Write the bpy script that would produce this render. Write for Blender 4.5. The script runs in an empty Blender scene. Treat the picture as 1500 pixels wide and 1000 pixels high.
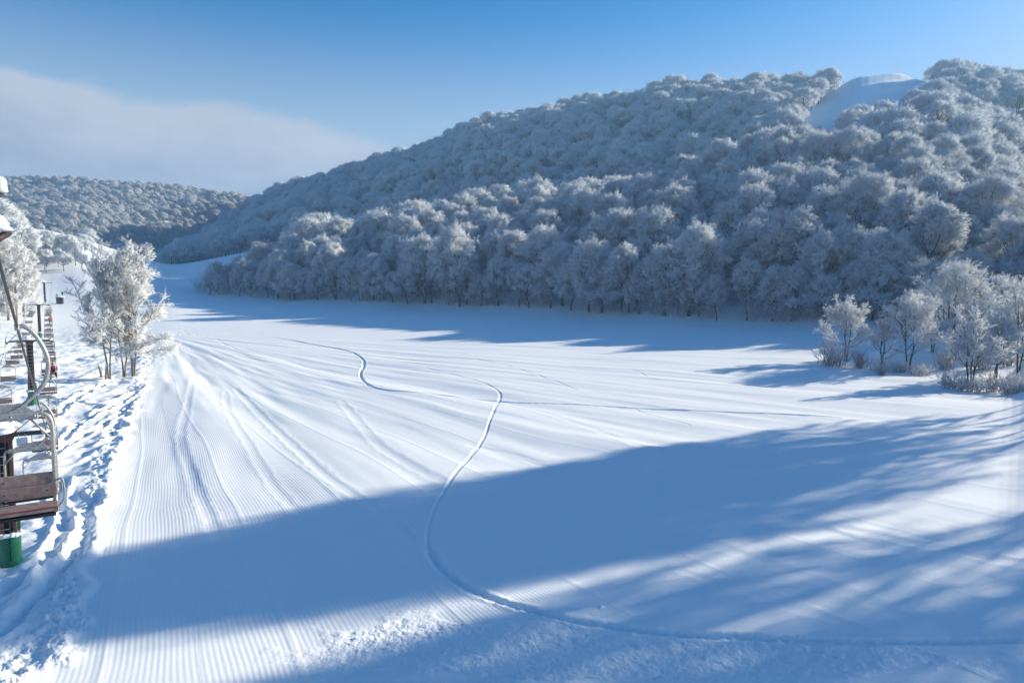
import bpy, math, random
import numpy as np
from mathutils import Vector, Matrix

SC = bpy.context.scene
COL = SC.collection
random.seed(7)
RNG = np.random.default_rng(11)
PI = math.pi

# ------------------------------------------------------------------ camera
CAM_Z = 10.0
PITCH = math.atan(76 / 1000.0)
CP, SP = math.cos(PITCH), math.sin(PITCH)
cd = bpy.data.cameras.new('camera')
cd.lens = 24.0
cd.sensor_width = 36.0
cd.clip_start = 0.05
cd.clip_end = 9000
cam = bpy.data.objects.new('camera', cd)
COL.objects.link(cam)
cam.location = (0, 0, CAM_Z)
cam.rotation_euler = (PI / 2 - PITCH, 0, 0)
SC.camera = cam


def ray(px, py):
    xc, yc = (px - 750) / 1000.0, (500 - py) / 1000.0
    y = CP + yc * SP
    return xc / y, (-SP + yc * CP) / y


def at(px, py, d):
    a, b = ray(px, py)
    return (a * d, d, CAM_Z + b * d)


def onplane(px, py, z=0.0):
    a, b = ray(px, py)
    d = (z - CAM_Z) / b
    return (a * d, d)


def zt(py, d, tree=0.0):
    return CAM_Z + ray(750, py)[1] * d - tree


# ------------------------------------------------------------------ noise
def _hash(ix, iy, seed):
    h = (ix.astype(np.int64) * 374761393 + iy.astype(np.int64) * 668265263 + seed * 1442695041) & 0x7fffffff
    h = ((h ^ (h >> 13)) * 1274126177) & 0x7fffffff
    h = h ^ (h >> 16)
    return (h & 0xffff).astype(np.float64) / 65535.0


def vnoise(x, y, seed=0):
    ix, iy = np.floor(x), np.floor(y)
    fx, fy = x - ix, y - iy
    fx = fx * fx * fx * (fx * (fx * 6 - 15) + 10)
    fy = fy * fy * fy * (fy * (fy * 6 - 15) + 10)
    a, b = _hash(ix, iy, seed), _hash(ix + 1, iy, seed)
    c, d = _hash(ix, iy + 1, seed), _hash(ix + 1, iy + 1, seed)
    return (a + (b - a) * fx + (c - a) * fy + (a - b - c + d) * fx * fy) * 2 - 1


def fbm(x, y, octs=4, seed=0, gain=0.5):
    s, a = 0.0, 1.0
    ca, sa = 0.8, 0.6
    for o in range(octs):
        s = s + a * vnoise(x, y, seed + o * 17)
        x, y = (x * ca - y * sa) * 2.03, (x * sa + y * ca) * 2.03
        a *= gain
    return s


def sstep(a, b, x):
    t = np.clip((x - a) / (b - a), 0, 1)
    return t * t * (3 - 2 * t)


# ------------------------------------------------------------------ terrain profile table
# columns along the view: {px: [(depth, z), ...]}
TAB = {
    -700: [(20, 0), (90, .5), (150, 4), (260, 14), (400, 40), (560, 45), (1000, 160), (1300, 165), (3000, 60)],
    -250: [(20, 0), (90, .5), (150, 3), (260, 14), (400, 46), (560, 45), (1000, 165), (1300, 165), (3000, 60)],
    0: [(20, 0), (80, .1), (150, 2.6), (200, 7), (262, 15), (355, zt(332, 355)), (420, 32), (560, 36), (700, 72), (1000, zt(260, 1000, 15)), (1200, 165), (1600, 110), (3000, 60)],
    70: [(20, 0), (80, 0), (130, .8), (200, 5), (262, 14.5), (355, zt(336, 355)), (420, 30), (560, 36), (700, 72), (1000, zt(261, 1000, 15)), (1200, 165), (1600, 110), (3000, 60)],
    130: [(20, 0), (80, 0), (130, .8), (200, 4.5), (270, zt(398, 270)), (355, zt(350, 355)), (430, 26), (560, 34), (700, 70), (1000, zt(264, 1000, 15)), (1200, 160), (1600, 110), (3000, 60)],
    250: [(20, 0), (80, 0), (130, 1), (220, 6.3), (300, zt(410, 300)), (380, zt(388, 380)), (440, 18), (560, 24), (700, zt(368, 700, 15)), (1000, zt(268, 1000, 15)), (1200, 150), (1600, 110), (3000, 60)],
    300: [(20, 0), (80, 0), (130, 1), (250, 7.2), (330, zt(398, 330)), (390, zt(381, 390)), (450, 24), (560, 32), (720, zt(340, 720, 16)), (800, 58), (1000, zt(274, 1000, 15)), (1200, 150), (1600, 110), (3000, 60)],
    360: [(20, 0), (80, 0), (130, 1), (240, 6.6), (330, zt(390, 330)), (400, zt(369, 400)), (460, 30), (560, 46), (750, zt(302, 750, 16)), (850, 85), (1000, zt(280, 1000, 15)), (1200, 140), (1600, 110), (3000, 60)],
    430: [(20, 0), (80, 0), (130, 1), (232, 6), (270, 13), (330, zt(380, 330)), (420, zt(354, 420)), (480, 40), (560, 62), (780, zt(268, 780, 16)), (900, 110), (1200, 110), (1600, 110), (3000, 60)],
    500: [(20, 0), (80, 0), (130, 1), (220, 5.6), (290, 20), (360, zt(320, 360, 16)), (440, 34), (540, 66), (760, zt(245, 760, 16)), (860, 120), (1200, 110), (3000, 60)],
    600: [(20, 0), (80, 0), (130, 1), (203, 4.8), (270, 19), (330, zt(314, 330, 16)), (400, 33), (520, 80), (740, zt(214, 740, 16)), (840, 140), (1200, 120), (3000, 60)],
    700: [(20, 0), (80, 0), (120, .8), (190, 4.1), (250, 20), (310, zt(279, 310, 16)), (380, 40), (500, 92), (700, zt(170, 700, 17)), (800, 165), (1200, 130), (3000, 60)],
    850: [(20, 0), (80, 0), (110, .4), (170, 3.2), (230, 22), (290, zt(268, 290, 16)), (350, 41), (460, 90), (645, zt(136, 645, 17)), (740, 175), (1200, 130), (3000, 60)],
    1000: [(20, 0), (80, 0), (110, .5), (155, 2.9), (210, 22), (280, zt(226, 280, 16)), (340, 52), (440, 96), (590, zt(110, 590, 17)), (690, 176), (1200, 130), (3000, 60)],
    1100: [(20, 0), (80, 0), (110, .6), (147, 2.6), (200, 22), (275, zt(206, 275, 16)), (335, 56), (430, 103), (565, zt(100, 565, 17)), (660, 170), (1200, 130), (3000, 60)],
    1200: [(20, 0), (80, 0), (100, .6), (138, 2.6), (190, 23), (275, zt(190, 275, 16)), (330, 62), (420, 108), (545, zt(101, 545, 19)), (640, 165), (1200, 120), (3000, 60)],
    1238: [(20, 0), (80, 0), (100, .6), (135, 2.8), (190, 25), (278, zt(182, 278, 16)), (330, 68), (420, 112), (530, zt(101, 536, 2)), (630, 165), (1200, 110), (3000, 60)],
    1280: [(20, 0), (80, 0), (100, .6), (135, 2.8), (190, 25), (280, zt(174, 280, 16)), (330, 68), (420, 112), (530, zt(95, 530, 0)), (630, 165), (1200, 110), (3000, 60)],
    1312: [(20, 0), (80, 0), (100, .6), (135, 2.8), (190, 25), (290, zt(163, 290, 16)), (330, 68), (420, 112), (530, zt(98, 528, 1)), (630, 165), (1200, 110), (3000, 60)],
    1340: [(20, 0), (80, .1), (100, .6), (132, 3), (190, 27), (300, zt(152, 300, 16)), (350, 84), (430, 120), (530, zt(86, 530, 16)), (620, 160), (1200, 100), (3000, 60)],
    1420: [(20, 0), (70, .1), (100, .7), (128, 3), (190, 24), (300, 60), (380, 88), (440, 124), (525, zt(92, 525, 16)), (620, 150), (1200, 90), (3000, 60)],
    1500: [(20, 0), (70, .2), (100, .8), (125, 3), (190, 21), (300, 52), (380, 80), (440, 124), (520, zt(98, 520, 16)), (620, 140), (1200, 80), (3000, 60)],
    1600: [(20, .1), (50, 2), (75, 7), (100, 7), (125, 6), (190, 20), (300, 44), (380, 62), (460, 88), (520, 104), (700, 80), (3000, 50)],  # unseen bank right of the frame, raised to throw longer shadows on the piste
    1750: [(20, .2), (28, .8), (48, 5), (64, 9), (100, 11), (150, 14), (250, 26), (350, 36), (450, 46), (600, 46), (3000, 40)],  # same unseen knoll, its near part built up for the grove's shadows
    2100: [(20, .3), (28, 1.5), (50, 7), (100, 10), (200, 12), (300, 16), (600, 10), (3000, 20)],
}
AZR, RR = 721, 1100
R_STEP = 3.0
_azs, _prof = [], []
rgrid = np.arange(RR) * R_STEP
for px in sorted(TAB):
    t = (px - 750) / 1000.0
    az = math.degrees(math.atan(t))
    k = math.sqrt(1 + t * t)
    rs = [0.0, 14.0] + [d * k for d, z in TAB[px]]
    zs = [0.6, 0.0] + [z for d, z in TAB[px]]
    o = np.argsort(rs)
    _azs.append(az)
    _prof.append(np.interp(rgrid, np.array(rs)[o], np.array(zs)[o]))
for az, rs, zs in [(75, [0, 20, 100, 400, 3000], [.6, .4, 3, 10, 10]), (110, [0, 20, 100, 400, 3000], [.6, 1, 6, 20, 10]),
                   (180, [0, 20, 100, 400, 3000], [.6, 2, 20, 90, 100]),
                   (-180, [0, 20, 100, 400, 3000], [.6, 2, 20, 90, 100]),
                   (-100, [0, 20, 100, 400, 3000], [.6, 1, 8, 40, 60])]:
    _azs.append(az)
    _prof.append(np.interp(rgrid, rs, zs))
_o = np.argsort(_azs)
_azs = np.array(_azs)[_o]
_prof = np.array(_prof)[_o]
azgrid = np.linspace(-180, 180, AZR)
ZT = np.empty((AZR, RR))
for j in range(RR):
    ZT[:, j] = np.interp(azgrid, _azs, _prof[:, j])


def smooth(A, n, axis):
    pad = [(0, 0), (0, 0)]
    pad[axis] = (n, n)
    B = np.pad(A, pad, mode='edge')
    c = np.cumsum(B, axis=axis)
    if axis == 0:
        c = np.vstack([np.zeros((1, c.shape[1])), c])
        return (c[2 * n + 1:] - c[:-2 * n - 1]) / (2 * n + 1)
    c = np.hstack([np.zeros((c.shape[0], 1)), c])
    return (c[:, 2 * n + 1:] - c[:, :-2 * n - 1]) / (2 * n + 1)


for _ in range(2):
    ZT = smooth(ZT, 2, 1)
    ZT = smooth(ZT, 1, 0)


def base_z(x, y):
    x, y = np.asarray(x, float), np.asarray(y, float)
    r = np.hypot(x, y)
    az = np.degrees(np.arctan2(x, y))
    fi = (az + 180) / 360 * (AZR - 1)
    fj = np.clip(r / R_STEP, 0, RR - 1.001)
    i0 = np.clip(np.floor(fi).astype(int), 0, AZR - 2)
    j0 = np.floor(fj).astype(int)
    a, b = fi - i0, fj - j0
    z = (ZT[i0, j0] * (1 - a) * (1 - b) + ZT[i0 + 1, j0] * a * (1 - b) + ZT[i0, j0 + 1] * (1 - a) * b + ZT[i0 + 1, j0 + 1] * a * b)
    hill = sstep(20, 60, z)
    z = z + hill * 5.0 * fbm(x / 90.0, y / 90.0, 3, 5)
    return z


def gz(x, y):
    return float(base_z(np.array([x]), np.array([y]))[0])


# piste edge on the left, as x(depth)
_edge = [onplane(*p) for p in [(222, 530), (213, 558), (196, 592), (178, 640), (160, 690), (145, 750), (125, 840), (98, 920), (62, 1000)]]
EDGE_Y = np.array([0.0, 8.0] + [p[1] for p in reversed(_edge)] + [110, 160, 260])
EDGE_X = np.array([-6.0, -9.0] + [p[0] for p in reversed(_edge)] + [-60, -88, -140])


def cat(pts, n=8):
    pts = [np.array(p, float) for p in pts]
    out = []
    for i in range(len(pts) - 1):
        p0 = pts[max(i - 1, 0)]
        p1, p2 = pts[i], pts[i + 1]
        p3 = pts[min(i + 2, len(pts) - 1)]
        for k in range(n):
            t = k / n
            out.append(0.5 * ((2 * p1) + (-p0 + p2) * t + (2 * p0 - 5 * p1 + 4 * p2 - p3) * t * t + (-p0 + 3 * p1 - 3 * p2 + p3) * t ** 3))
    out.append(pts[-1])
    return out


TRACKS = [  # (pixel polyline, trench half width, depth, berm)
    ([(236, 486), (275, 491), (305, 495), (318, 505), (335, 513), (360, 520), (400, 523), (470, 526), (530, 531), (600, 537), (660, 548),
      (710, 563), (731, 575), (731, 585), (722, 605), (708, 640), (690, 665), (665, 695), (645, 725), (632, 755), (626, 785), (630, 805),
      (645, 828), (670, 848), (710, 868), (760, 885), (820, 902), (880, 915), (960, 925), (1050, 933), (1150, 938), (1250, 940),
      (1350, 939), (1500, 940), (1600, 942)], .07, .042, .004),
    ([(297, 472), (302, 482), (310, 490), (330, 496), (400, 502), (470, 512), (510, 518), (530, 528), (533, 536), (528, 545), (533, 558),
      (545, 567), (570, 573), (620, 577), (700, 583), (760, 588), (850, 592), (950, 597), (1050, 602), (1150, 607), (1230, 612)], .15, .13, .015),
    ([(690, 528), (730, 535), (770, 545), (830, 566), (845, 572)], .12, .03, .01),
    ([(905, 540), (930, 545), (950, 552)], .11, .03, .01),
    ([(930, 597), (960, 608), (1010, 622)], .11, .03, .01),
    ([(450, 505), (520, 511), (600, 516), (690, 528)], .14, .03, .01),
    ([(345, 565), (370, 590), (400, 620), (430, 650), (470, 690), (510, 720), (560, 752), (600, 785)], .24, .085, .06),
    ([(285, 545), (272, 600), (265, 640), (285, 700), (310, 760), (335, 812), (350, 850)], .22, .07, .05),
    ([(330, 570), (335, 600), (365, 650), (395, 700), (430, 740), (470, 770)], .2, .04, .04),
    ([(500, 585), (530, 620), (560, 655), (620, 690), (680, 715)], .26, .05, .05),
    ([(690, 650), (760, 665), (840, 700), (960, 760), (1060, 800), (1200, 850), (1330, 905)], .25, .04, .03),
    ([(1240, 770), (1330, 790), (1410, 806), (1500, 826), (1600, 850)], .3, .09, .07),
    ([(1000, 835), (1080, 862), (1160, 888), (1240, 912), (1290, 930)], .2, .05, .03),
    ([(750, 590), (820, 610), (900, 640), (960, 668)], .3, .04, .04),
]
SIDE_TRACKS = [
    ([(225, 556), (190, 580), (150, 598), (110, 622), (90, 650)], .2, .10, .08),
    ([(195, 590), (170, 607), (140, 625), (105, 642), (80, 660)], .22, .10, .10),
    ([(0, 868), (25, 850), (50, 832), (75, 805), (92, 780), (96, 750), (80, 730), (95, 700)], .22, .14, .14),
    ([(0, 930), (40, 890), (75, 850), (110, 800), (125, 760)], .25, .15, .12),
    ([(160, 560), (130, 572), (100, 590), (85, 605)], .25, .12, .10),
    ([(20, 900), (60, 860), (85, 830), (120, 815)], .22, .12, .1),
    ([(200, 575), (170, 585), (135, 590), (90, 585), (50, 580)], .3, .12, .1),
]


# ------------------------------------------------------------------ materials
def new_mat(name):
    m = bpy.data.materials.new(name)
    m.use_nodes = True
    return m, m.node_tree, m.node_tree.nodes['Principled BSDF']


def simple(name, col, rough=0.6, metal=0.0, var=0.0, scale=20.0):
    m, nt, p = new_mat(name)
    p.inputs['Base Color'].default_value = (*col, 1)
    p.inputs['Roughness'].default_value = rough
    p.inputs['Metallic'].default_value = metal
    if var:
        tc = nt.nodes.new('ShaderNodeTexCoord')
        n = nt.nodes.new('ShaderNodeTexNoise')
        n.inputs['Scale'].default_value = scale
        n.inputs['Detail'].default_value = 5
        nt.links.new(tc.outputs['Object'], n.inputs['Vector'])
        r = nt.nodes.new('ShaderNodeValToRGB')
        r.color_ramp.elements[0].position = .3
        r.color_ramp.elements[1].position = .7
        r.color_ramp.elements[0].color = tuple(c * (1 - var) for c in col) + (1,)
        r.color_ramp.elements[1].color = tuple(min(1, c * (1 + var)) for c in col) + (1,)
        nt.links.new(n.outputs['Fac'], r.inputs['Fac'])
        nt.links.new(r.outputs['Color'], p.inputs['Base Color'])
    return m


SNOW_COL = (.84, .87, .90)


def make_snow_ground():
    m, nt, p = new_mat('snow_surface')
    p.inputs['Base Color'].default_value = (*SNOW_COL, 1)
    p.inputs['Roughness'].default_value = .55
    p.inputs['Specular IOR Level'].default_value = .25
    N, L = nt.nodes, nt.links
    geo = N.new('ShaderNodeNewGeometry')
    ph = N.new('ShaderNodeAttribute'); ph.attribute_name = 'groom_phase'
    am = N.new('ShaderNodeAttribute'); am.attribute_name = 'groom_amount'
    rg = N.new('ShaderNodeAttribute'); rg.attribute_name = 'rough_amount'

    def math_(op, a, b=None):
        n = N.new('ShaderNodeMath'); n.operation = op
        for i, v in enumerate((a, b)):
            if v is None: continue
            if isinstance(v, (int, float)): n.inputs[i].default_value = v
            else: L.new(v, n.inputs[i])
        return n.outputs[0]
    n1 = N.new('ShaderNodeTexNoise'); n1.inputs['Scale'].default_value = .35; n1.inputs['Detail'].default_value = 4
    L.new(geo.outputs['Position'], n1.inputs['Vector'])
    n2 = N.new('ShaderNodeTexNoise'); n2.inputs['Scale'].default_value = 9; n2.inputs['Detail'].default_value = 6
    L.new(geo.outputs['Position'], n2.inputs['Vector'])
    n3 = N.new('ShaderNodeTexNoise'); n3.inputs['Scale'].default_value = 1.3; n3.inputs['Detail'].default_value = 5
    L.new(geo.outputs['Position'], n3.inputs['Vector'])
    s = math_('SINE', ph.outputs['Fac'])
    # irregular strength of each ridge
    st = math_('MULTIPLY', s, math_('MULTIPLY', am.outputs['Fac'], math_('MULTIPLY', n1.outputs['Fac'], .0034)))
    rough = math_('MULTIPLY', n2.outputs['Fac'], math_('ADD', math_('MULTIPLY', rg.outputs['Fac'], .022), .0035))
    soft = math_('MULTIPLY', n3.outputs['Fac'], math_('ADD', math_('MULTIPLY', rg.outputs['Fac'], .05), .010))
    h = math_('ADD', math_('ADD', st, rough), soft)
    b = N.new('ShaderNodeBump'); b.inputs['Strength'].default_value = 1.0; b.inputs['Distance'].default_value = 1.0
    L.new(h, b.inputs['Height'])
    L.new(b.outputs['Normal'], p.inputs['Normal'])
    return m


def make_bark(name, c1, c2, snow_lo=.15, snow_hi=.55):
    """bark with snow lying on its upward sides"""
    m, nt, p = new_mat(name)
    N, L = nt.nodes, nt.links
    p.inputs['Roughness'].default_value = .85
    geo = N.new('ShaderNodeNewGeometry')
    sep = N.new('ShaderNodeSeparateXYZ'); L.new(geo.outputs['Normal'], sep.inputs[0])
    tc = N.new('ShaderNodeTexCoord')
    n = N.new('ShaderNodeTexNoise'); n.inputs['Scale'].default_value = 2.5; n.inputs['Detail'].default_value = 5
    L.new(tc.outputs['Object'], n.inputs['Vector'])
    r = N.new('ShaderNodeValToRGB')
    r.color_ramp.elements[0].position = .35; r.color_ramp.elements[0].color = (*c1, 1)
    r.color_ramp.elements[1].position = .65; r.color_ramp.elements[1].color = (*c2, 1)
    L.new(n.outputs['Fac'], r.inputs['Fac'])
    ad = N.new('ShaderNodeMath'); ad.operation = 'MULTIPLY_ADD'; ad.inputs[1].default_value = 1.1; ad.inputs[2].default_value = -.55
    L.new(n.outputs['Fac'], ad.inputs[0])
    a2 = N.new('ShaderNodeMath'); a2.operation = 'ADD'
    L.new(sep.outputs['Z'], a2.inputs[0]); L.new(ad.outputs[0], a2.inputs[1])
    mr = N.new('ShaderNodeMapRange'); mr.interpolation_type = 'SMOOTHSTEP'
    mr.inputs['From Min'].default_value = snow_lo; mr.inputs['From Max'].default_value = snow_hi
    L.new(a2.outputs[0], mr.inputs['Value'])
    mx = N.new('ShaderNodeMix'); mx.data_type = 'RGBA'
    L.new(mr.outputs[0], mx.inputs['Factor']); L.new(r.outputs['Color'], mx.inputs['A'])
    mx.inputs['B'].default_value = (.82, .85, .9, 1)
    L.new(mx.outputs['Result'], p.inputs['Base Color'])
    return m


def make_frost(name, c_lo, c_hi, trans=.25):
    m, nt, p = new_mat(name)
    N, L = nt.nodes, nt.links
    out = N['Material Output']
    N.remove(p)
    inf = N.new('ShaderNodeObjectInfo')
    geo = N.new('ShaderNodeNewGeometry')
    ad = N.new('ShaderNodeMath'); ad.operation = 'MULTIPLY_ADD'; ad.inputs[1].default_value = .6
    L.new(geo.outputs['Random Per Island'], ad.inputs[0])
    sc = N.new('ShaderNodeMath'); sc.operation = 'MULTIPLY'; sc.inputs[1].default_value = .4
    L.new(inf.outputs['Random'], sc.inputs[0]); L.new(sc.outputs[0], ad.inputs[2])
    mx = N.new('ShaderNodeMix'); mx.data_type = 'RGBA'
    mx.inputs['A'].default_value = (*c_lo, 1); mx.inputs['B'].default_value = (*c_hi, 1)
    L.new(ad.outputs[0], mx.inputs['Factor'])
    d = N.new('ShaderNodeBsdfDiffuse'); t = N.new('ShaderNodeBsdfTranslucent')
    L.new(mx.outputs['Result'], d.inputs['Color']); L.new(mx.outputs['Result'], t.inputs['Color'])
    ms = N.new('ShaderNodeMixShader'); ms.inputs[0].default_value = trans
    L.new(d.outputs[0], ms.inputs[1]); L.new(t.outputs[0], ms.inputs[2])
    L.new(ms.outputs[0], out.inputs['Surface'])
    return m


M = {}
M['ground'] = make_snow_ground()
M['snow'] = simple('lying_snow', SNOW_COL, .6, 0, .03, 6)
M['bark'] = make_bark('snowy_bark', (.035, .03, .028), (.11, .095, .085), .12, .5)
M['bark_bush'] = make_bark('frosty_bush_stems', (.10, .08, .075), (.30, .26, .25), -.1, .5)
M['bark_warm'] = make_bark('pale_snowy_bark', (.16, .125, .09), (.34, .28, .21), .35, .75)
M['frost'] = make_frost('frosted_twigs', (.81, .86, .91), (.92, .955, .99), .42)
M['frost_grey'] = make_frost('thinly_frosted_twigs', (.50, .48, .48), (.80, .80, .81), .35)
M['frost_white'] = make_frost('thickly_frosted_twigs', (.93, .945, .96), (.97, .98, .99), .5)
M['frost_thin'] = make_frost('barely_frosted_twigs', (.27, .25, .26), (.56, .55, .58), .3)
M['steel'] = simple('galvanised_steel', (.34, .34, .33), .45, .5, .25, 30)
M['plate'] = simple('dull_grey_plate', (.30, .30, .31), .6, .2, .2, 25)
M['brown'] = simple('brown_painted_steel', (.115, .062, .05), .55, .1, .25, 18)
M['brown_dark'] = simple('dark_brown_steel', (.05, .03, .028), .6, .1, .25, 18)
M['black'] = simple('black_steel', (.018, .016, .018), .6, .1, .2, 20)
M['green'] = simple('green_painted_steel', (.012, .15, .075), .45, 0, .25, 6)
M['wood'] = simple('weathered_seat_board', (.235, .175, .165), .7, 0, .3, 14)
M['red'] = simple('red_edge_strip', (.22, .03, .045), .5)
M['rope'] = simple('dark_wire_rope', (.09, .075, .065), .5, .4, .3, 80)
M['darkgreen'] = simple('dark_green_beam', (.04, .065, .06), .55, .1, .2, 10)
M['white_plate'] = simple('frosted_white_plate', (.6, .62, .66), .5)
M['jacket_red'] = simple('dark_red_jacket', (.20, .012, .05), .8)
M['jacket_orange'] = simple('orange_jacket', (.75, .12, .03), .8)
M['trousers'] = simple('dark_trousers', (.03, .018, .022), .85)
M['skin'] = simple('skin', (.5, .3, .22), .6)
M['helmet'] = simple('dark_helmet', (.02, .02, .022), .4)
M['hut_wall'] = simple('dark_hut_wall', (.05, .045, .055), .8, 0, .3, 4)
M['hut_red'] = simple('dull_red_panel', (.16, .03, .04), .7)
M['glass'] = simple('dark_window_glass', (.02, .025, .03), .1)


# ------------------------------------------------------------------ object helpers
def link(o, parent=None):
    COL.objects.link(o)
    if parent is not None:
        o.parent = parent
    return o


def mesh_np(name, V, F, mats, midx=None, smooth=True):
    """F: list of (k-sided face arrays)"""
    me = bpy.data.meshes.new(name)
    V = np.asarray(V, dtype=np.float32)
    me.vertices.add(len(V))
    me.vertices.foreach_set('co', V.ravel())
    if not isinstance(F, (list, tuple)):
        F = [F]
    starts, loops, tot = [], [], 0
    for f in F:
        f = np.asarray(f, dtype=np.int32)
        if not len(f):
            continue
        k = f.shape[1]
        starts.append(tot + np.arange(len(f), dtype=np.int32) * k)
        loops.append(f.ravel())
        tot += f.size
    loops = np.concatenate(loops)
    starts = np.concatenate(starts)
    me.loops.add(len(loops))
    me.loops.foreach_set('vertex_index', loops)
    me.polygons.add(len(starts))
    me.polygons.foreach_set('loop_start', starts)
    for m in mats:
        me.materials.append(m)
    if midx is not None:
        me.polygons.foreach_set('material_index', np.asarray(midx, dtype=np.int32))
    me.update(calc_edges=True)
    if smooth:
        me.polygons.foreach_set('use_smooth', np.ones(len(starts), dtype=bool))
    return me


class MB:
    """collects simple shapes, builds ONE mesh"""

    def __init__(self):
        self.v, self.f, self.m, self.s = [], [], [], []
        self.mats = []

    def mi(self, mat):
        if mat not in self.mats:
            self.mats.append(mat)
        return self.mats.index(mat)

    def add(self, vs, fs, mat, smooth=False):
        o = len(self.v)
        self.v += [tuple(map(float, p)) for p in vs]
        k = self.mi(mat)
        for f in fs:
            self.f.append(tuple(i + o for i in f)); self.m.append(k); self.s.append(smooth)
        return self

    def box(self, c, s, mat, R=None, bevel=0.0):
        hx, hy, hz = s[0] / 2, s[1] / 2, s[2] / 2
        b = min(bevel, hx * .9, hy * .9, hz * .9)
        vs, fs = [], []
        if b <= 0:
            vs = [Vector((x, y, z)) for x in (-hx, hx) for y in (-hy, hy) for z in (-hz, hz)]
            fs = [(0, 1, 3, 2), (4, 6, 7, 5), (0, 4, 5, 1), (2, 3, 7, 6), (0, 2, 6, 4), (1, 5, 7, 3)]
        else:
            prof = [(-hz, b), (-hz + b, 0), (hz - b, 0), (hz, b)]
            for z, i in prof:
                ox, oy = hx - i, hy - i
                for x, y in ((-ox + b, -oy), (ox - b, -oy), (ox, -oy + b), (ox, oy - b), (ox - b, oy), (-ox + b, oy), (-ox, oy - b), (-ox, -oy + b)):
                    vs.append(Vector((x, y, z)))
            for r in range(3):
                for k in range(8):
                    k2 = (k + 1) % 8
                    fs.append((r * 8 + k, r * 8 + k2, r * 8 + 8 + k2, r * 8 + 8 + k))
            fs.append(tuple(reversed(range(8)))); fs.append(tuple(range(24, 32)))
        c = Vector(c)
        if R is not None:
            vs = [R @ v for v in vs]
        return self.add([v + c for v in vs], fs, mat)

    def tube(self, pts, r, mat, n=8, caps=True):
        pts = [Vector(p) for p in pts]
        rr = r if isinstance(r, (list, tuple)) else [r] * len(pts)
        vs, fs = [], []
        up = None
        for i, p in enumerate(pts):
            t = (pts[min(i + 1, len(pts) - 1)] - pts[max(i - 1, 0)]).normalized()
            if up is None:
                up = t.orthogonal().normalized()
            else:
                up = (up - t * up.dot(t))
                up = up.normalized() if up.length > 1e-6 else t.orthogonal().normalized()
            w = t.cross(up)
            for k in range(n):
                a = 2 * PI * k / n
                vs.append(p + (up * math.cos(a) + w * math.sin(a)) * rr[i])
        for i in range(len(pts) - 1):
            for k in range(n):
                k2 = (k + 1) % n
                fs.append((i * n + k, i * n + k2, (i + 1) * n + k2, (i + 1) * n + k))
        if caps:
            fs.append(tuple(reversed(range(n))))
            fs.append(tuple(range((len(pts) - 1) * n, len(pts) * n)))
        return self.add(vs, fs, mat, True)

    def lathe(self, prof, mat, n=16, c=(0, 0, 0), jit=0.0, sx=1.0, sy=1.0):
        vs, fs = [], []
        for r, z in prof:
            for k in range(n):
                a = 2 * PI * k / n
                j = 1 + random.uniform(-jit, jit)
                vs.append((c[0] + r * sx * j * math.cos(a), c[1] + r * sy * j * math.sin(a), c[2] + z + random.uniform(-jit, jit) * .3 * r))
        for i in range(len(prof) - 1):
            for k in range(n):
                k2 = (k + 1) % n
                fs.append((i * n + k, i * n + k2, (i + 1) * n + k2, (i + 1) * n + k))
        fs.append(tuple(reversed(range(n)))); fs.append(tuple(range((len(prof) - 1) * n, len(prof) * n)))
        return self.add(vs, fs, mat, True)

    def prism(self, poly, ext, mat):
        """poly: list of 3D points, ext: extrusion vector"""
        n = len(poly)
        e = Vector(ext)
        vs = [Vector(p) for p in poly] + [Vector(p) + e for p in poly]
        fs = [tuple(reversed(range(n))), tuple(range(n, 2 * n))] + [(k, (k + 1) % n, n + (k + 1) % n, n + k) for k in range(n)]
        return self.add(vs, fs, mat)

    def build(self, name, parent=None):
        me = bpy.data.meshes.new(name)
        me.from_pydata(self.v, [], self.f)
        for m in self.mats:
            me.materials.append(m)
        me.polygons.foreach_set('material_index', self.m)
        me.polygons.foreach_set('use_smooth', self.s)
        me.update()
        return link(bpy.data.objects.new(name, me), parent)


def snowlump(mb, c, s, seed=0, mat=None):
    """an uneven rounded heap of lying snow"""
    nu, nv = 18, 10
    vs, fs = [], []
    for i in range(nv + 1):
        th = PI * i / nv
        for k in range(nu):
            a = 2 * PI * k / nu
            d = Vector((math.sin(th) * math.cos(a), math.sin(th) * math.sin(a), math.cos(th)))
            q = 1 + .16 * math.sin(3 * d.x + seed * 1.7) + .12 * math.sin(4.1 * d.y + seed * 2.3) + .10 * math.sin(5 * d.z + seed)
            z = d.z if d.z > -.25 else -.25 + (d.z + .25) * .2
            vs.append((c[0] + d.x * q * s[0], c[1] + d.y * q * s[1], c[2] + z * q * s[2]))
    for i in range(nv):
        for k in range(nu):
            k2 = (k + 1) % nu
            fs.append((i * nu + k, (i + 1) * nu + k, (i + 1) * nu + k2, i * nu + k2))
    mb.add(vs, fs, mat or M['snow'], True)


def empty(name, loc, rz=0.0, label=None, cat_=None, group=None):
    o = bpy.data.objects.new(name, None)
    o.empty_display_size = .2
    link(o)
    o.location = loc
    o.rotation_euler = (0, 0, rz)
    tag(o, label, cat_, group)
    return o


def tag(o, label=None, cat_=None, group=None, kind=None):
    if label: o['label'] = label
    if cat_: o['category'] = cat_
    if group: o['group'] = group
    if kind: o['kind'] = kind
    return o


def copy_tree(o, parent=None):
    c = o.copy()
    COL.objects.link(c)
    if parent is not None:
        c.parent = parent
    for ch in list(o.children):
        copy_tree(ch, c)
    return c


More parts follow.
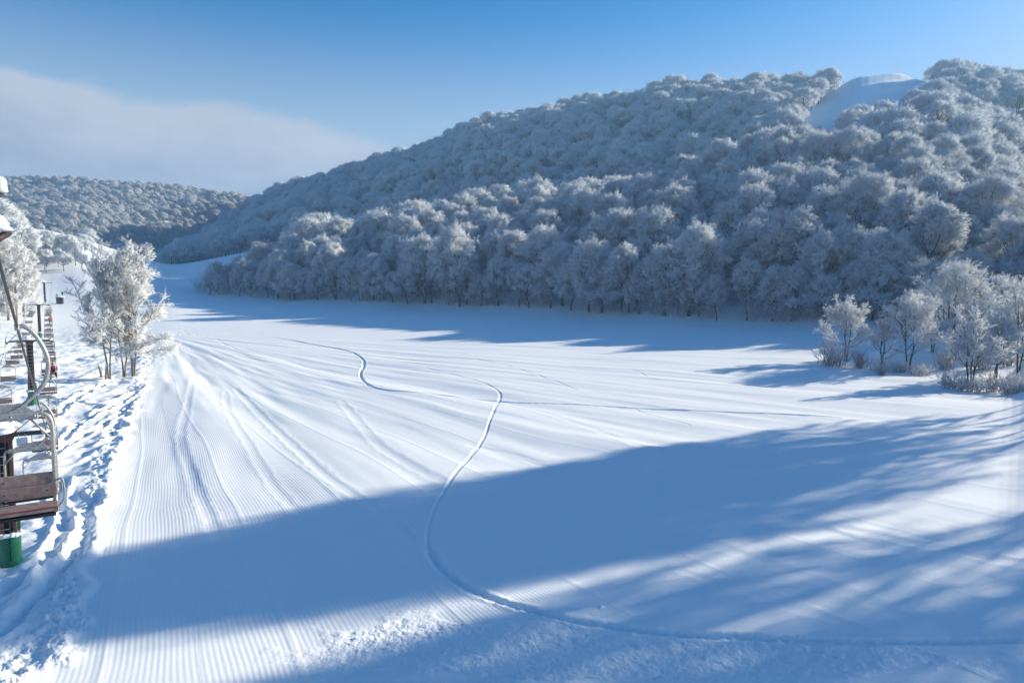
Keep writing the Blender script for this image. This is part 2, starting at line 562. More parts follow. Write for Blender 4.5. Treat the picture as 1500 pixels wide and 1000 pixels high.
# ------------------------------------------------------------------ the snow ground
def build_ground():
    az_d = np.linspace(-39.5, 39.5, 1250)
    az_l = -39.5 - np.cumsum(np.linspace(.3, 9, 42)) * (140.5 / np.sum(np.linspace(.3, 9, 42)))
    az_r = -az_l
    az = np.concatenate([az_l[::-1], az_d, az_r])
    r1 = np.linspace(.3, 13.5, 14)
    r2 = np.concatenate([1 / np.linspace(1 / 14.0, 1 / 40.0, 420), np.linspace(40.16, 100, 370), np.linspace(100.25, 145, 180)])
    r3 = 145 * np.exp(np.linspace(0.012, math.log(1700 / 145.0), 190))
    r = np.concatenate([r1, r2, r3])
    na, nr = len(az), len(r)
    A, Rr = np.meshgrid(np.radians(az), r)          # rows: r, cols: az
    X, Y = Rr * np.sin(A), Rr * np.cos(A)
    Z = base_z(X, Y)
    front = Y > 3
    ex = np.interp(Y, EDGE_Y, EDGE_X)
    e = (X - ex) * .87 + fbm(X / 2.2, Y / 2.2, 3, 55) * .28                                # signed distance right of the piste edge
    piste = sstep(-.2, .5, e) * sstep(175, 120, Y) * front
    left = sstep(.1, -.6, e) * sstep(170, 100, Y) * front
    # groomed lines: passes fanning out of the upper left
    cx, cy = -72.0, 138.0
    dx, dy = X - cx, Y - cy
    ang = np.arctan2(dx, -dy)
    dist = np.hypot(dx, dy)
    warp = fbm(X / 11, Y / 26, 3, 31) * .0030 + fbm(X / 4, Y / 5, 2, 71) * .0002
    u = (ang + warp) * 150.0                           # metres across, about
    # long swells lying across and along the piste
    ca, sa = math.cos(.52), math.sin(.52)
    xr, yr = X * ca + Y * sa, -X * sa + Y * ca
    sw = fbm(u / 7.0, dist / 30.0, 3, 3) * .21 + fbm(X / 26, Y / 30, 2, 9) * .25
    Z += sw * sstep(12, 25, Y) * (piste * .8 * sstep(160, 70, Y) + left * .7 * sstep(140, 70, Y))
    # each groomer pass: a low rounded step where passes overlap
    w = 5.2
    ph = (u / w + vnoise(dist / 30, u * 0, 4) * .1)
    fr = ph - np.floor(ph)
    lane = _hash(np.floor(ph), np.zeros_like(ph), 8)
    Z += piste * (np.exp(-((fr - .5) / .025) ** 2) * .014 + (lane - .5) * .012) * sstep(25, 75, dist) * sstep(110, 60, Y)
    # near cross-groomed bit in the middle is slightly lower
    # rough off-piste snow on the left
    rid = 1 - np.abs(fbm(X / 3.2, Y / 4.5, 3, 41))
    Z += left * (rid * .26 - .20 + fbm(X / 1.3, Y / 1.8, 3, 47) * .10)
    Z += left * sstep(.4, .75, vnoise(X / 5.0 + 9, Y / 7.0, 57)) * fbm(X / .7, Y / .9, 3, 61) * .05
    # clods and a berm thrown up by the groomer along the edge
    edge_n = e + fbm(X / 1.2, Y / 1.2, 3, 51) * .5
    band = np.exp(-((edge_n + .55) / .55) ** 2) * front * sstep(150, 90, Y)
    Z += band * (.10 + fbm(X / .32, Y / .32, 4, 53, .6) * .085)
    Z += np.exp(-((e - .1) / .18) ** 2) * front * .02 * sstep(120, 60, Y)
    # lift line: trodden hollow further left
    # churned snow in the lower middle and below the big carved track
    def churn(px, py, rx, ry):
        q = onplane(px, py)
        return np.exp(-(((X - q[0]) / rx) ** 2 + ((Y - q[1]) / ry) ** 2) * 1.5)
    ch = churn(620, 935, 4.2, 2.2) + churn(760, 950, 4.5, 2.0) + churn(900, 965, 5, 1.4) + churn(1100, 972, 6, 1.1) + churn(1300, 965, 4.5, .8) + churn(1150, 955, 4, .9)
    ch = np.clip(ch, 0, 1) * sstep(-.25, .35, fbm(X / 1.6, Y / 1.2, 3, 81) + ch - .45) * front
    Z += ch * (fbm(X / .28, Y / .28, 4, 83, .6) * .024)
    # tracks
    T = np.zeros_like(Z)
    near_big = np.zeros_like(Z)
    radg = np.radians(az)

    def carve(poly, hw, depth, berm, big=False):
        pts = cat([onplane(*p, 0.0) for p in poly], 10)
        P = np.array(pts)
        D = np.full(Z.shape, 9.0, np.float32)
        for i in range(len(P) - 1):
            p, q = P[i], P[i + 1]
            marg = max(1.2, hw * 4)
            rr = [math.hypot(*p), math.hypot(*q)]
            aa = [math.atan2(p[0], p[1]), math.atan2(q[0], q[1])]
            ma = marg / min(rr)
            i0, i1 = np.searchsorted(r, min(rr) - marg), np.searchsorted(r, max(rr) + marg)
            j0, j1 = np.searchsorted(radg, min(aa) - ma), np.searchsorted(radg, max(aa) + ma)
            if i1 <= i0 or j1 <= j0: continue
            xs, ys = X[i0:i1, j0:j1], Y[i0:i1, j0:j1]
            v = q - p
            L2 = max(v @ v, 1e-9)
            t = np.clip(((xs - p[0]) * v[0] + (ys - p[1]) * v[1]) / L2, 0, 1)
            dd = np.hypot(xs - p[0] - t * v[0], ys - p[1] - t * v[1])
            D[i0:i1, j0:j1] = np.minimum(D[i0:i1, j0:j1], dd)
        jig = 1 + .25 * vnoise(X / .8, Y / .8, 91)
        wide = np.maximum(hw, .06 + Rr * .0009)
        q = D / (wide * jig)
        return -depth * np.exp(-q ** 4) + berm * np.exp(-((q - 1.9) / .7) ** 2), D
    for k, (poly, hw, depth, berm) in enumerate(TRACKS):
        # the near part of the main track is a wide carved turn
        if k == 0:
            t1, _ = carve(poly[:23], hw, depth, berm)
            t2, D2 = carve(poly[21:], .16, .09, .03)
            T += np.where(np.abs(t2) > np.abs(t1), t2, t1)
            near_big = np.exp(-(D2 / .4) ** 2)
        else:
            t, _ = carve(poly, hw, depth, berm)
            T += t * (1 if k < 6 else piste * .22)
    for poly, hw, depth, berm in SIDE_TRACKS:
        t, D = carve(poly, hw, depth, berm)
        T += t * (1 + .5 * fbm(X / .5, Y / .5, 2, 95)) * left
    T *= sstep(150, 118, Rr)
    Z += T
    Z += near_big * fbm(X / .16, Y / .16, 3, 97) * .018
    # a few fallen clods
    for q in [(1085, 575), (1100, 578), (1108, 581), (1237, 981), (1120, 650), (880, 885), (640, 812)]:
        p = onplane(*q)
        Z += .07 * np.exp(-((X - p[0]) ** 2 + (Y - p[1]) ** 2) / .08 ** 2)
    # drift foot along the forest edge and around
    V = np.stack([X.ravel(), Y.ravel(), Z.ravel()], 1)
    idx = np.arange(na * nr).reshape(nr, na)
    f = np.stack([idx[:-1, :-1].ravel(), idx[:-1, 1:].ravel(), idx[1:, 1:].ravel(), idx[1:, :-1].ravel()], 1)
    wrap = np.stack([idx[:-1, -1], idx[:-1, 0], idx[1:, 0], idx[1:, -1]], 1)
    # centre cap
    V = np.vstack([V, [[0, 0, float(base_z(np.array([0.0]), np.array([0.01]))[0])]]])
    cap = np.stack([np.full(na, na * nr), np.roll(idx[0], -1), idx[0]], 1)
    me = mesh_np('snow_ground', V, [np.vstack([f, wrap]), cap], [M['ground']])
    tr = np.abs(T) > .02
    amt = piste * sstep(20, 70, dist) * (1 - np.clip(ch * 1.5, 0, 1)) * np.where(tr, .3, 1) * sstep(105, 45, Y)
    ro = np.clip(left * .8 + ch + band + near_big * .8, 0, 1)
    for nm, arr in (('groom_phase', u * (2 * PI / .17)), ('groom_amount', amt), ('rough_amount', ro)):
        at_ = me.attributes.new(nm, 'FLOAT', 'POINT')
        a = np.append(arr.ravel(), 0.0).astype(np.float32)
        at_.data.foreach_set('value', a)
    o = link(bpy.data.objects.new('snow_ground', me))
    tag(o, 'groomed snow slope and snow-covered hills with ski tracks', None, None, 'structure')
    # sampler for the real surface height near the lift
    return o


build_ground()

# ------------------------------------------------------------------ trees
def bez(p0, p1, p2, n):
    t = np.linspace(0, 1, n)[:, None]
    return (1 - t) ** 2 * p0 + 2 * t * (1 - t) * p1 + t * t * p2


def unit(v):
    return v / max(np.linalg.norm(v), 1e-9)


class Tree:
    def __init__(self, seed):
        self.g = np.random.default_rng(seed)
        self.tubes = []      # (pts, radii, sides)  bark: trunk and limbs
        self.thin = []       # fine branches
        self.tw0, self.tw1, self.twr = [], [], []

    def twigs(self, pts, n, ln, rad, spread, up, tip=True):
        """spiky frosted twigs along a fine branch"""
        g = self.g
        k = len(pts) - 1
        t = g.uniform(.05, 1.0, n) * k
        i = np.minimum(t.astype(int), k - 1)
        f = (t - i)[:, None]
        p = pts[i] * (1 - f) + pts[i + 1] * f
        d = pts[i + 1] - pts[i]
        d = d / np.maximum(np.linalg.norm(d, axis=1, keepdims=True), 1e-9)
        q = d * .8 + g.normal(0, spread, (n, 3)) + np.array([0, 0, up])
        q = q / np.linalg.norm(q, axis=1, keepdims=True)
        L = ln * g.uniform(.55, 1.3, (n, 1))
        self.tw0.append(p); self.tw1.append(p + q * L); self.twr.append(rad * g.uniform(.7, 1.3, n))

    def puff(self, c, rl, n, rad, heart, jit=.50, flat=.8):
        """a rounded head of frosted twigs round the end of a limb"""
        g = self.g
        c = np.asarray(c)
        out = unit(c - heart)
        ns = max(5, int(round(7 + rl * 4.5)))              # sprays in the head
        per = max(6, n // ns)
        D = g.normal(0, 1, (ns * 6, 3))
        D /= np.linalg.norm(D, axis=1, keepdims=True)
        w = D @ out * .7 + D[:, 2] * .45
        D = D[w > g.uniform(-.7, .4, len(w))][:ns]
        m = len(D)
        LS = rl * g.uniform(.55, 1.2, m)                    # length of each spray
        root = c + D * (rl * .30) * np.array([1, 1, flat]) + g.normal(0, rl * .10, (m, 3))
        k = np.repeat(np.arange(m), per)
        t = g.uniform(0, 1, len(k)) ** .8
        q = D[k] * np.array([1, 1, flat]) + np.array([0, 0, .18]) + g.normal(0, jit, (len(k), 3))
        q /= np.linalg.norm(q, axis=1, keepdims=True)
        p0 = root[k] + D[k] * (t * LS[k] * .75)[:, None] + g.normal(0, rl * .06, (len(k), 3))
        ln = LS[k] * g.uniform(.28, .62, len(k)) * (1.15 - .45 * t)
        self.tw0.append(p0); self.tw1.append(p0 + q * ln[:, None]); self.twr.append(rad * g.uniform(.7, 1.3, len(k)))

    def crown(self, base, trunk_pts, trunk_r, H, R, first, n_limb, n_sub, n_let, n_tw, tw_len, tw_rad, low_el=5., up=.25,
              spread=.45, centre=None, limb_rad=.10, sub_len=.45, let_len=1.2, flat=1.0, gap=0.0, bow=.5, puff=0, puff_rad=.03, spray=0, puff_size=1.0):
        g = self.g
        tp = np.array(trunk_pts)
        Hc = H * (first + .12)
        axis = tp[-1][:2]
        for i in range(n_limb):
            q = (i + g.uniform(0, .6)) / n_limb
            ts = first + (.94 - first) * q * .8
            z0 = ts * H * .82
            k = int(np.clip(np.searchsorted(tp[:, 2], z0), 1, len(tp) - 1))
            f = (z0 - tp[k - 1, 2]) / max(tp[k, 2] - tp[k - 1, 2], 1e-6)
            p0 = tp[k - 1] + (tp[k] - tp[k - 1]) * np.clip(f, 0, 1)
            a = i * 2.39996 + g.uniform(-.5, .5)
            el = math.radians(low_el + (82 - low_el) * q ** .9 + g.uniform(-6, 6))
            rr = R * g.uniform(.82, 1.12)
            tgt = np.array([axis[0] + rr * math.cos(el) * math.cos(a), axis[1] + rr * math.cos(el) * math.sin(a),
                            Hc + (H - Hc) * math.sin(el) * g.uniform(.9, 1.04)])
            dlt = tgt - p0
            c = p0 + dlt * np.array([bow, bow, bow * .75]) + g.normal(0, .35, 3)
            L = bez(p0, c, tgt, 6)
            L[1:-1] += g.normal(0, R * .03, (4, 3))
            r0 = limb_rad * (1.15 - .6 * q)
            self.tubes.append((L, np.linspace(r0, .03, 6), 5))
            if puff:
                heart = np.array([axis[0], axis[1], Hc])
                self.puff(L[-1] - unit(tgt - heart) * R * .12, puff_size * R * g.uniform(.27, .42), puff, puff_rad, heart)
                if q < .55:
                    self.puff(L[-2] + (L[-1] - L[-2]) * .3 + np.array([0, 0, R * .12]), puff_size * R * g.uniform(.24, .32), int(puff * .5), puff_rad, heart)
            for s in range(n_sub):
                if g.uniform() < gap: continue
                t = .22 + .78 * (s + g.uniform(0, .9)) / n_sub
                t = min(t, .999)
                k = min(int(t * 5), 4); f = t * 5 - k
                sp = L[k] * (1 - f) + L[k + 1] * f
                d0 = unit(L[k + 1] - L[k])
                rnd = unit(g.normal(0, 1, 3)) * np.array([1, 1, flat])
                out = np.array([sp[0] - axis[0], sp[1] - axis[1], (sp[2] - Hc) * .5])
                d = unit(d0 * .55 + rnd * .85 + unit(out) * .35 + np.array([0, 0, up]))
                ln = R * sub_len * (1.15 - .55 * t) * g.uniform(.6, 1.2)
                e = sp + d * ln + np.array([0, 0, up * ln * .3])
                S = bez(sp, sp + d * ln * .5 + g.normal(0, .1, 3), e, 4)
                self.thin.append((S, np.array([.045, .035, .025, .015]), 4))
                if spray:
                    self.puff(S[-1], R * .2, spray, tw_rad * 1.1, sp, flat=flat * .9 + .1)
                for b in range(n_let):
                    u = .2 + .8 * (b + g.uniform(0, .95)) / n_let
                    u = min(u, .999)
                    k = min(int(u * 3), 2); f = u * 3 - k
                    bp = S[k] * (1 - f) + S[k + 1] * f
                    bd = unit(unit(S[k + 1] - S[k]) * .7 + unit(g.normal(0, 1, 3)) * np.array([.8, .8, .8 * flat]) + np.array([0, 0, up * .8]))
                    bl = let_len * g.uniform(.5, 1.2)
                    B = bez(bp, bp + bd * bl * .5, bp + bd * bl + np.array([0, 0, up * bl * .2]), 3)
                    self.thin.append((B, np.array([.02, .016, .01]) * (tw_rad / .03) ** .5, 3))
                    self.twigs(B, n_tw, tw_len, tw_rad, spread, up)

    def trunk(self, pts, r0, r1, sides=8):
        P = np.array(cat(pts, 4))
        rad = np.linspace(r0, r1, len(P))
        rad[0] *= 1.5; rad[1] *= 1.15
        self.tubes.append((P, rad, sides))
        return P

    @staticmethod
    def tube_arrays(tubes, off=0):
        V, F = [], []
        o = off
        for P, rad, n in tubes:
            P = np.asarray(P)
            T = np.gradient(P, axis=0)
            T = T / np.maximum(np.linalg.norm(T, axis=1, keepdims=True), 1e-9)
            ref = np.array([.31, .95, .05]) if abs(T[0][2]) > .7 else np.array([0, 0, 1.0])
            U = np.cross(T, ref); U /= np.maximum(np.linalg.norm(U, axis=1, keepdims=True), 1e-9)
            W = np.cross(T, U)
            a = np.arange(n) * 2 * PI / n
            ring = P[:, None, :] + rad[:, None, None] * (U[:, None, :] * np.cos(a)[None, :, None] + W[:, None, :] * np.sin(a)[None, :, None])
            V.append(ring.reshape(-1, 3))
            m = len(P)
            ii, kk = np.meshgrid(np.arange(m - 1), np.arange(n), indexing='ij')
            k2 = (kk + 1) % n
            F.append((np.stack([ii * n + kk, (ii + 1) * n + kk, (ii + 1) * n + k2, ii * n + k2], -1).reshape(-1, 4)) + o)
            o += m * n
        return np.concatenate(V), np.concatenate(F), o

    def twig_arrays(self, off=0):
        p0, p1, r = np.concatenate(self.tw0), np.concatenate(self.tw1), np.concatenate(self.twr)
        n = len(p0)
        d = p1 - p0
        d /= np.linalg.norm(d, axis=1, keepdims=True)
        ref = np.where(np.abs(d[:, 2:3]) > .8, np.array([[1.0, 0, 0]]), np.array([[0, 0, 1.0]]))
        u = np.cross(d, ref); u /= np.linalg.norm(u, axis=1, keepdims=True)
        w = np.cross(d, u)
        V = np.empty((n, 4, 3))
        pm = p0 * .75 + p1 * .25
        for k in range(3):
            a = k * 2 * PI / 3
            V[:, k] = p0 + (p1 - p0) * .0 + (u * math.cos(a) + w * math.sin(a)) * r[:, None]
        V[:, 3] = p1
        b = np.arange(n)[:, None] * 4 + off
        F = np.concatenate([b + np.array([[0, 1, 3]]), b + np.array([[1, 2, 3]]), b + np.array([[2, 0, 3]])], 0)
        return V.reshape(-1, 3), F, n

    def meshes(self, name, bark, thin_mat, frost, frost2, mix):
        """(trunk mesh, crown mesh)"""
        V, F, _ = self.tube_arrays(self.tubes)
        tm = mesh_np(name + '_trunk', V, [F], [bark])
        V1, F1, o = self.tube_arrays(self.thin)
        V2, F2, n = self.twig_arrays(o)
        sel = self.g.uniform(size=n) < mix
        mi = np.concatenate([np.zeros(len(F1), int), np.tile(np.where(sel, 2, 1), 3)])
        cm = mesh_np(name + '_crown', np.vstack([V1, V2]), [F1, F2], [thin_mat, frost, frost2], mi, smooth=False)
        return tm, cm


def beech(seed, H, R, first=.3, nl=9, ns=8, nb=6, nt=10, tl=.62, tr=.035, low=5, lean=.6, r0=.3, mats=None, mix=.3, up=.28, bow=.5, crook=.35, **kw):
    t = Tree(seed)
    g = t.g
    lx, ly = g.normal(0, lean, 2)
    pts = [(0, 0, -.8), (g.normal(0, .1), g.normal(0, .1), H * .12)]
    for q in (.3, .5, .68, .85):
        pts.append((lx * q + g.normal(0, crook), ly * q + g.normal(0, crook), H * q))
    P = t.trunk(pts, r0, .04)
    t.crown(None, P, r0, H, R, first, nl, ns, nb, nt, tl, tr, low_el=low, up=up, bow=bow, limb_rad=r0 * .5, **kw)
    bark, thin, f1, f2 = mats or ('bark', 'frost', 'frost', 'frost_grey')
    return t.meshes('beech', M[bark], M[thin], M[f1], M[f2], mix)


def join_meshes(name, a, b):
    """one mesh out of a trunk mesh and a crown mesh (for the far forest)"""
    VA = np.empty(len(a.vertices) * 3, np.float32); a.vertices.foreach_get('co', VA)
    VB = np.empty(len(b.vertices) * 3, np.float32); b.vertices.foreach_get('co', VB)
    Fs, mi = {3: [], 4: []}, {3: [], 4: []}
    for me, off, mo in ((a, 0, 0), (b, len(a.vertices), len(a.materials))):
        n = len(me.polygons)
        tot = np.empty(n, np.int32); me.polygons.foreach_get('loop_total', tot)
        st = np.empty(n, np.int32); me.polygons.foreach_get('loop_start', st)
        mm = np.empty(n, np.int32); me.polygons.foreach_get('material_index', mm)
        lv = np.empty(len(me.loops), np.int32); me.loops.foreach_get('vertex_index', lv)
        for k in (3, 4):
            s = tot == k
            if s.any():
                Fs[k].append(lv[st[s][:, None] + np.arange(k)[None]] + off); mi[k].append(mm[s] + mo)
    F = [np.concatenate(Fs[k]) for k in (3, 4) if Fs[k]]
    I = np.concatenate([np.concatenate(mi[k]) for k in (3, 4) if Fs[k]])
    return mesh_np(name, np.vstack([VA.reshape(-1, 3), VB.reshape(-1, 3)]), F, list(a.materials) + list(b.materials), I, smooth=False)


# --- prototypes
MID = []
for i, (H, R, first, lean, r0, low) in enumerate([(17, 5.8, .28, .8, .32, 2), (18, 6.8, .22, 1.2, .38, -4), (16, 5.0, .34, .6, .28, 8), (19, 6.2, .28, .9, .36, 4),
                                                  (15, 6.2, .20, 1.4, .36, -6), (17.5, 4.8, .40, .7, .27, 14), (16.5, 7.0, .24, 1.0, .40, -2)]):
    MID.append(beech(100 + i, H, R, first, nl=34, ns=5, nb=4, nt=8, tl=.60, tr=.030, low=low, lean=lean, r0=r0, mix=.05, spray=26, puff_size=.8, crook=.45, puff=460, puff_rad=.038))
FAR = []
for i, (H, R, first) in enumerate([(16, 6.4, .44), (17, 7.4, .40), (15, 5.6, .46), (18, 6.6, .42), (15, 7.0, .38)]):
    a, b = beech(200 + i, H, R, first, nl=34, ns=2, nb=2, nt=4, tl=.8, tr=.062, low=2, mix=.05, r0=.3, puff=125, puff_rad=.095)
    FAR.append(join_meshes('far_beech', a, b))
for i, (H, R, first) in enumerate([(16, 6.4, .44), (17, 7.2, .40), (15, 5.6, .46)]):
    a, b = beech(240 + i, H, R, first, nl=30, ns=2, nb=2, nt=4, tl=.8, tr=.062, low=2, mix=.35, r0=.3, puff=115, puff_rad=.095, mats=('bark', 'frost_thin', 'frost_thin', 'frost'))
    FAR.append(join_meshes('far_grey_beech', a, b))

# --- where the forest stands
EDGE_PX = [-400, 285, 300, 400, 530, 700, 850, 980, 1145, 1200, 1350, 1500, 1700, 2000]
EDGE_D = [260, 256, 252, 236, 215, 190, 170, 155, 140, 137, 130, 123, 112, 105]
RIDGE = {250: 700, 300: 720, 360: 750, 430: 780, 500: 760, 600: 740, 700: 700, 850: 645, 1000: 590, 1100: 565, 1200: 545, 1280: 530, 1340: 530, 1500: 520, 1750: 520}


def hexpts(x0, x1, y0, y1, s, jit=.32):
    nx, ny = int((x1 - x0) / s) + 1, int((y1 - y0) / (s * .87)) + 1
    i, j = np.meshgrid(np.arange(nx), np.arange(ny))
    x = x0 + (i + .5 * (j % 2)) * s
    y = y0 + j * s * .87
    x = x + RNG.uniform(-jit, jit, x.shape) * s
    y = y + RNG.uniform(-jit, jit, y.shape) * s
    return x.ravel(), y.ravel()


def pxof(x, y):
    return 750 + 1000 * x / np.maximum(y, 1)


def in_run(px, d):
    """the ski run cleared through the wood on the hill: px range by depth"""
    lo = np.interp(d, [335, 380, 420, 460, 500, 530, 600], [1105, 1145, 1168, 1186, 1206, 1212, 1212])
    hi = np.interp(d, [335, 380, 420, 460, 500, 525, 545, 600], [1235, 1292, 1340, 1368, 1372, 1352, 1305, 1295])
    return (d > 335) & (d < 600) & (px > lo) & (px < hi)


def forest_main():
    x, y = hexpts(-330, 620, 100, 860, 11.0, .36)
    px = pxof(x, y)
    ed = np.interp(px, EDGE_PX, EDGE_D)
    rd = np.interp(px, list(RIDGE), list(RIDGE.values())) + 45
    ok = (y > ed + RNG.uniform(-1.0, 3.5, len(x))) & (y < rd) & (px > 285) & (px < 1780)
    # open slope behind the first clump on the left
    clump_back = np.interp(px, [285, 300, 360, 430, 445], [262, 270, 273, 282, 300])
    crest = np.interp(px, [285, 300, 360, 430, 445], [440, 440, 445, 450, 440])
    ok &= ~((px < 445) & (y > clump_back) & (y < crest))
    ok &= ~in_run(px, y)
    ok &= ~((px > 1225) & (px < 1350) & (y > 520))
    ok &= ~((px > 425) & (px < 475) & (y > 385) & (y < 432))
    # gaps
    ok &= RNG.uniform(size=len(x)) > .06
    ok &= ~((px > 1560) & (y < 118))
    # younger trees filling the front row
    t = np.linspace(0, 1, 44)
    fpx = np.interp(t, [0, .25, .6, 1], [322, 520, 900, 1540]) + RNG.uniform(-9, 9, 44)
    fd = np.interp(fpx, EDGE_PX, EDGE_D) + RNG.uniform(.5, 4, 44)
    return np.concatenate([x[ok], (fpx - 750) / 1000 * fd]), np.concatenate([y[ok], fd])


def forest_left_toe():
    x, y = hexpts(-520, -150, 445, 800, 9.6)
    px = pxof(x, y)
    ok = (px > 236) & (px <= 285) & (y < 745)
    return x[ok], y[ok]


def forest_far_left():
    x, y = hexpts(-1500, -250, 520, 1130, 8.4)
    px = pxof(x, y)
    lim = np.interp(px, [-300, 230, 285, 430, 470], [0, 0, 760, 850, 2000])
    ok = (px > -260) & (px < 460) & (y > lim) & (y > np.interp(px, [0, 130, 240], [520, 530, 600]))
    return x[ok], y[ok]


def forest_strip():
    """low wood on the left between the lift and the white ridge"""
    x, y = hexpts(-330, -100, 255, 460, 7.0)
    px = pxof(x, y)
    a = (px > 40) & (px < 140) & (y > np.interp(px, [40, 140], [262, 274])) & (y < np.interp(px, [40, 100, 140], [300, 312, 330]))
    b = (px > 135) & (px < 240) & (y > 395) & (y < 445)
    c = (px > -200) & (px < 62) & (y > 368) & (y < 385)
    d = (px > 20) & (px < 75) & (y > 338) & (y < 352)
    e = (px > -300) & (px < 30) & (y > 250) & (y < 330)
    ok = a | b | c | d | e
    return x[ok], y[ok]


def far_points():
    xs, ys = [], []
    for fn in (forest_left_toe, forest_far_left, forest_strip):
        x, y = fn(); xs.append(x); ys.append(y)
    return np.concatenate(xs), np.concatenate(ys)


def gn_scatter(name, protos, x, y, z, idx, rot, scale, label, thin=False):
    c = bpy.data.collections.new(name + '_kinds')
    for k, me in enumerate(protos):
        o = bpy.data.objects.new('%s_kind_%02d' % (name, k), me)
        c.objects.link(o)
    me = bpy.data.meshes.new(name)
    me.vertices.add(len(x))
    me.vertices.foreach_set('co', np.stack([x, y, z], 1).astype(np.float32).ravel())
    for nm, ty, arr in (('kind', 'INT', idx.astype(np.int32)), ('turn', 'FLOAT', rot.astype(np.float32))):
        a = me.attributes.new(nm, ty, 'POINT'); a.data.foreach_set('value', arr)
    a = me.attributes.new('size', 'FLOAT_VECTOR', 'POINT'); a.data.foreach_set('vector', scale.astype(np.float32).ravel())
    o = link(bpy.data.objects.new(name, me))
    ng = bpy.data.node_groups.new(name, 'GeometryNodeTree')
    ng.interface.new_socket('Geometry', in_out='INPUT', socket_type='NodeSocketGeometry')
    ng.interface.new_socket('Geometry', in_out='OUTPUT', socket_type='NodeSocketGeometry')
    N, L = ng.nodes, ng.links
    gi, go = N.new('NodeGroupInput'), N.new('NodeGroupOutput')
    iop = N.new('GeometryNodeInstanceOnPoints')
    ci = N.new('GeometryNodeCollectionInfo'); ci.inputs['Collection'].default_value = c
    ci.inputs['Separate Children'].default_value = True; ci.inputs['Reset Children'].default_value = True
    iop.inputs['Pick Instance'].default_value = True
    L.new(gi.outputs[0], iop.inputs['Points']); L.new(ci.outputs[0], iop.inputs['Instance'])

    def attr(nm, ty):
        n = N.new('GeometryNodeInputNamedAttribute'); n.data_type = ty; n.inputs['Name'].default_value = nm
        return n.outputs['Attribute']
    L.new(attr('kind', 'INT'), iop.inputs['Instance Index'])
    cx = N.new('ShaderNodeCombineXYZ'); L.new(attr('turn', 'FLOAT'), cx.inputs['Z'])
    L.new(cx.outputs[0], iop.inputs['Rotation'])
    L.new(attr('size', 'FLOAT_VECTOR'), iop.inputs['Scale'])
    L.new(iop.outputs[0], go.inputs[0])
    mod = o.modifiers.new('scatter', 'NODES'); mod.node_group = ng
    tag(o, label, None, None, 'stuff')
    return o


def rand_scale(n, lo, hi, wide=.12):
    s = RNG.uniform(lo, hi, n)
    w = s * RNG.uniform(1 - wide, 1 + wide, n)
    return np.stack([w, w, s], 1)


ORD = ['first', 'second', 'third', 'fourth', 'fifth', 'sixth', 'seventh', 'eighth', 'ninth', 'tenth', 'eleventh', 'twelfth', 'thirteenth', 'fourteenth',
       'fifteenth', 'sixteenth', 'seventeenth', 'eighteenth', 'nineteenth', 'twentieth']
ORD += ['twenty-' + o for o in ORD[:9]] + ['thirtieth'] + ['thirty-' + o for o in ORD[:9]] + ['fortieth'] + ['forty-' + o for o in ORD[:9]] + ['fiftieth'] + ['fifty-' + o for o in ORD[:9]] + ['sixtieth']


def place_tree(name, pair, x, y, rz, sc, label, group, z=None, cat_='tree'):
    t = empty(name, (x, y, (gz(x, y) if z is None else z) - .1), rz, label, cat_, group)
    t.scale = sc
    for nm, me in zip(('trunk', 'crown'), pair):
        link(bpy.data.objects.new(nm, me), t)
    return t


GROVE_SEED = 5


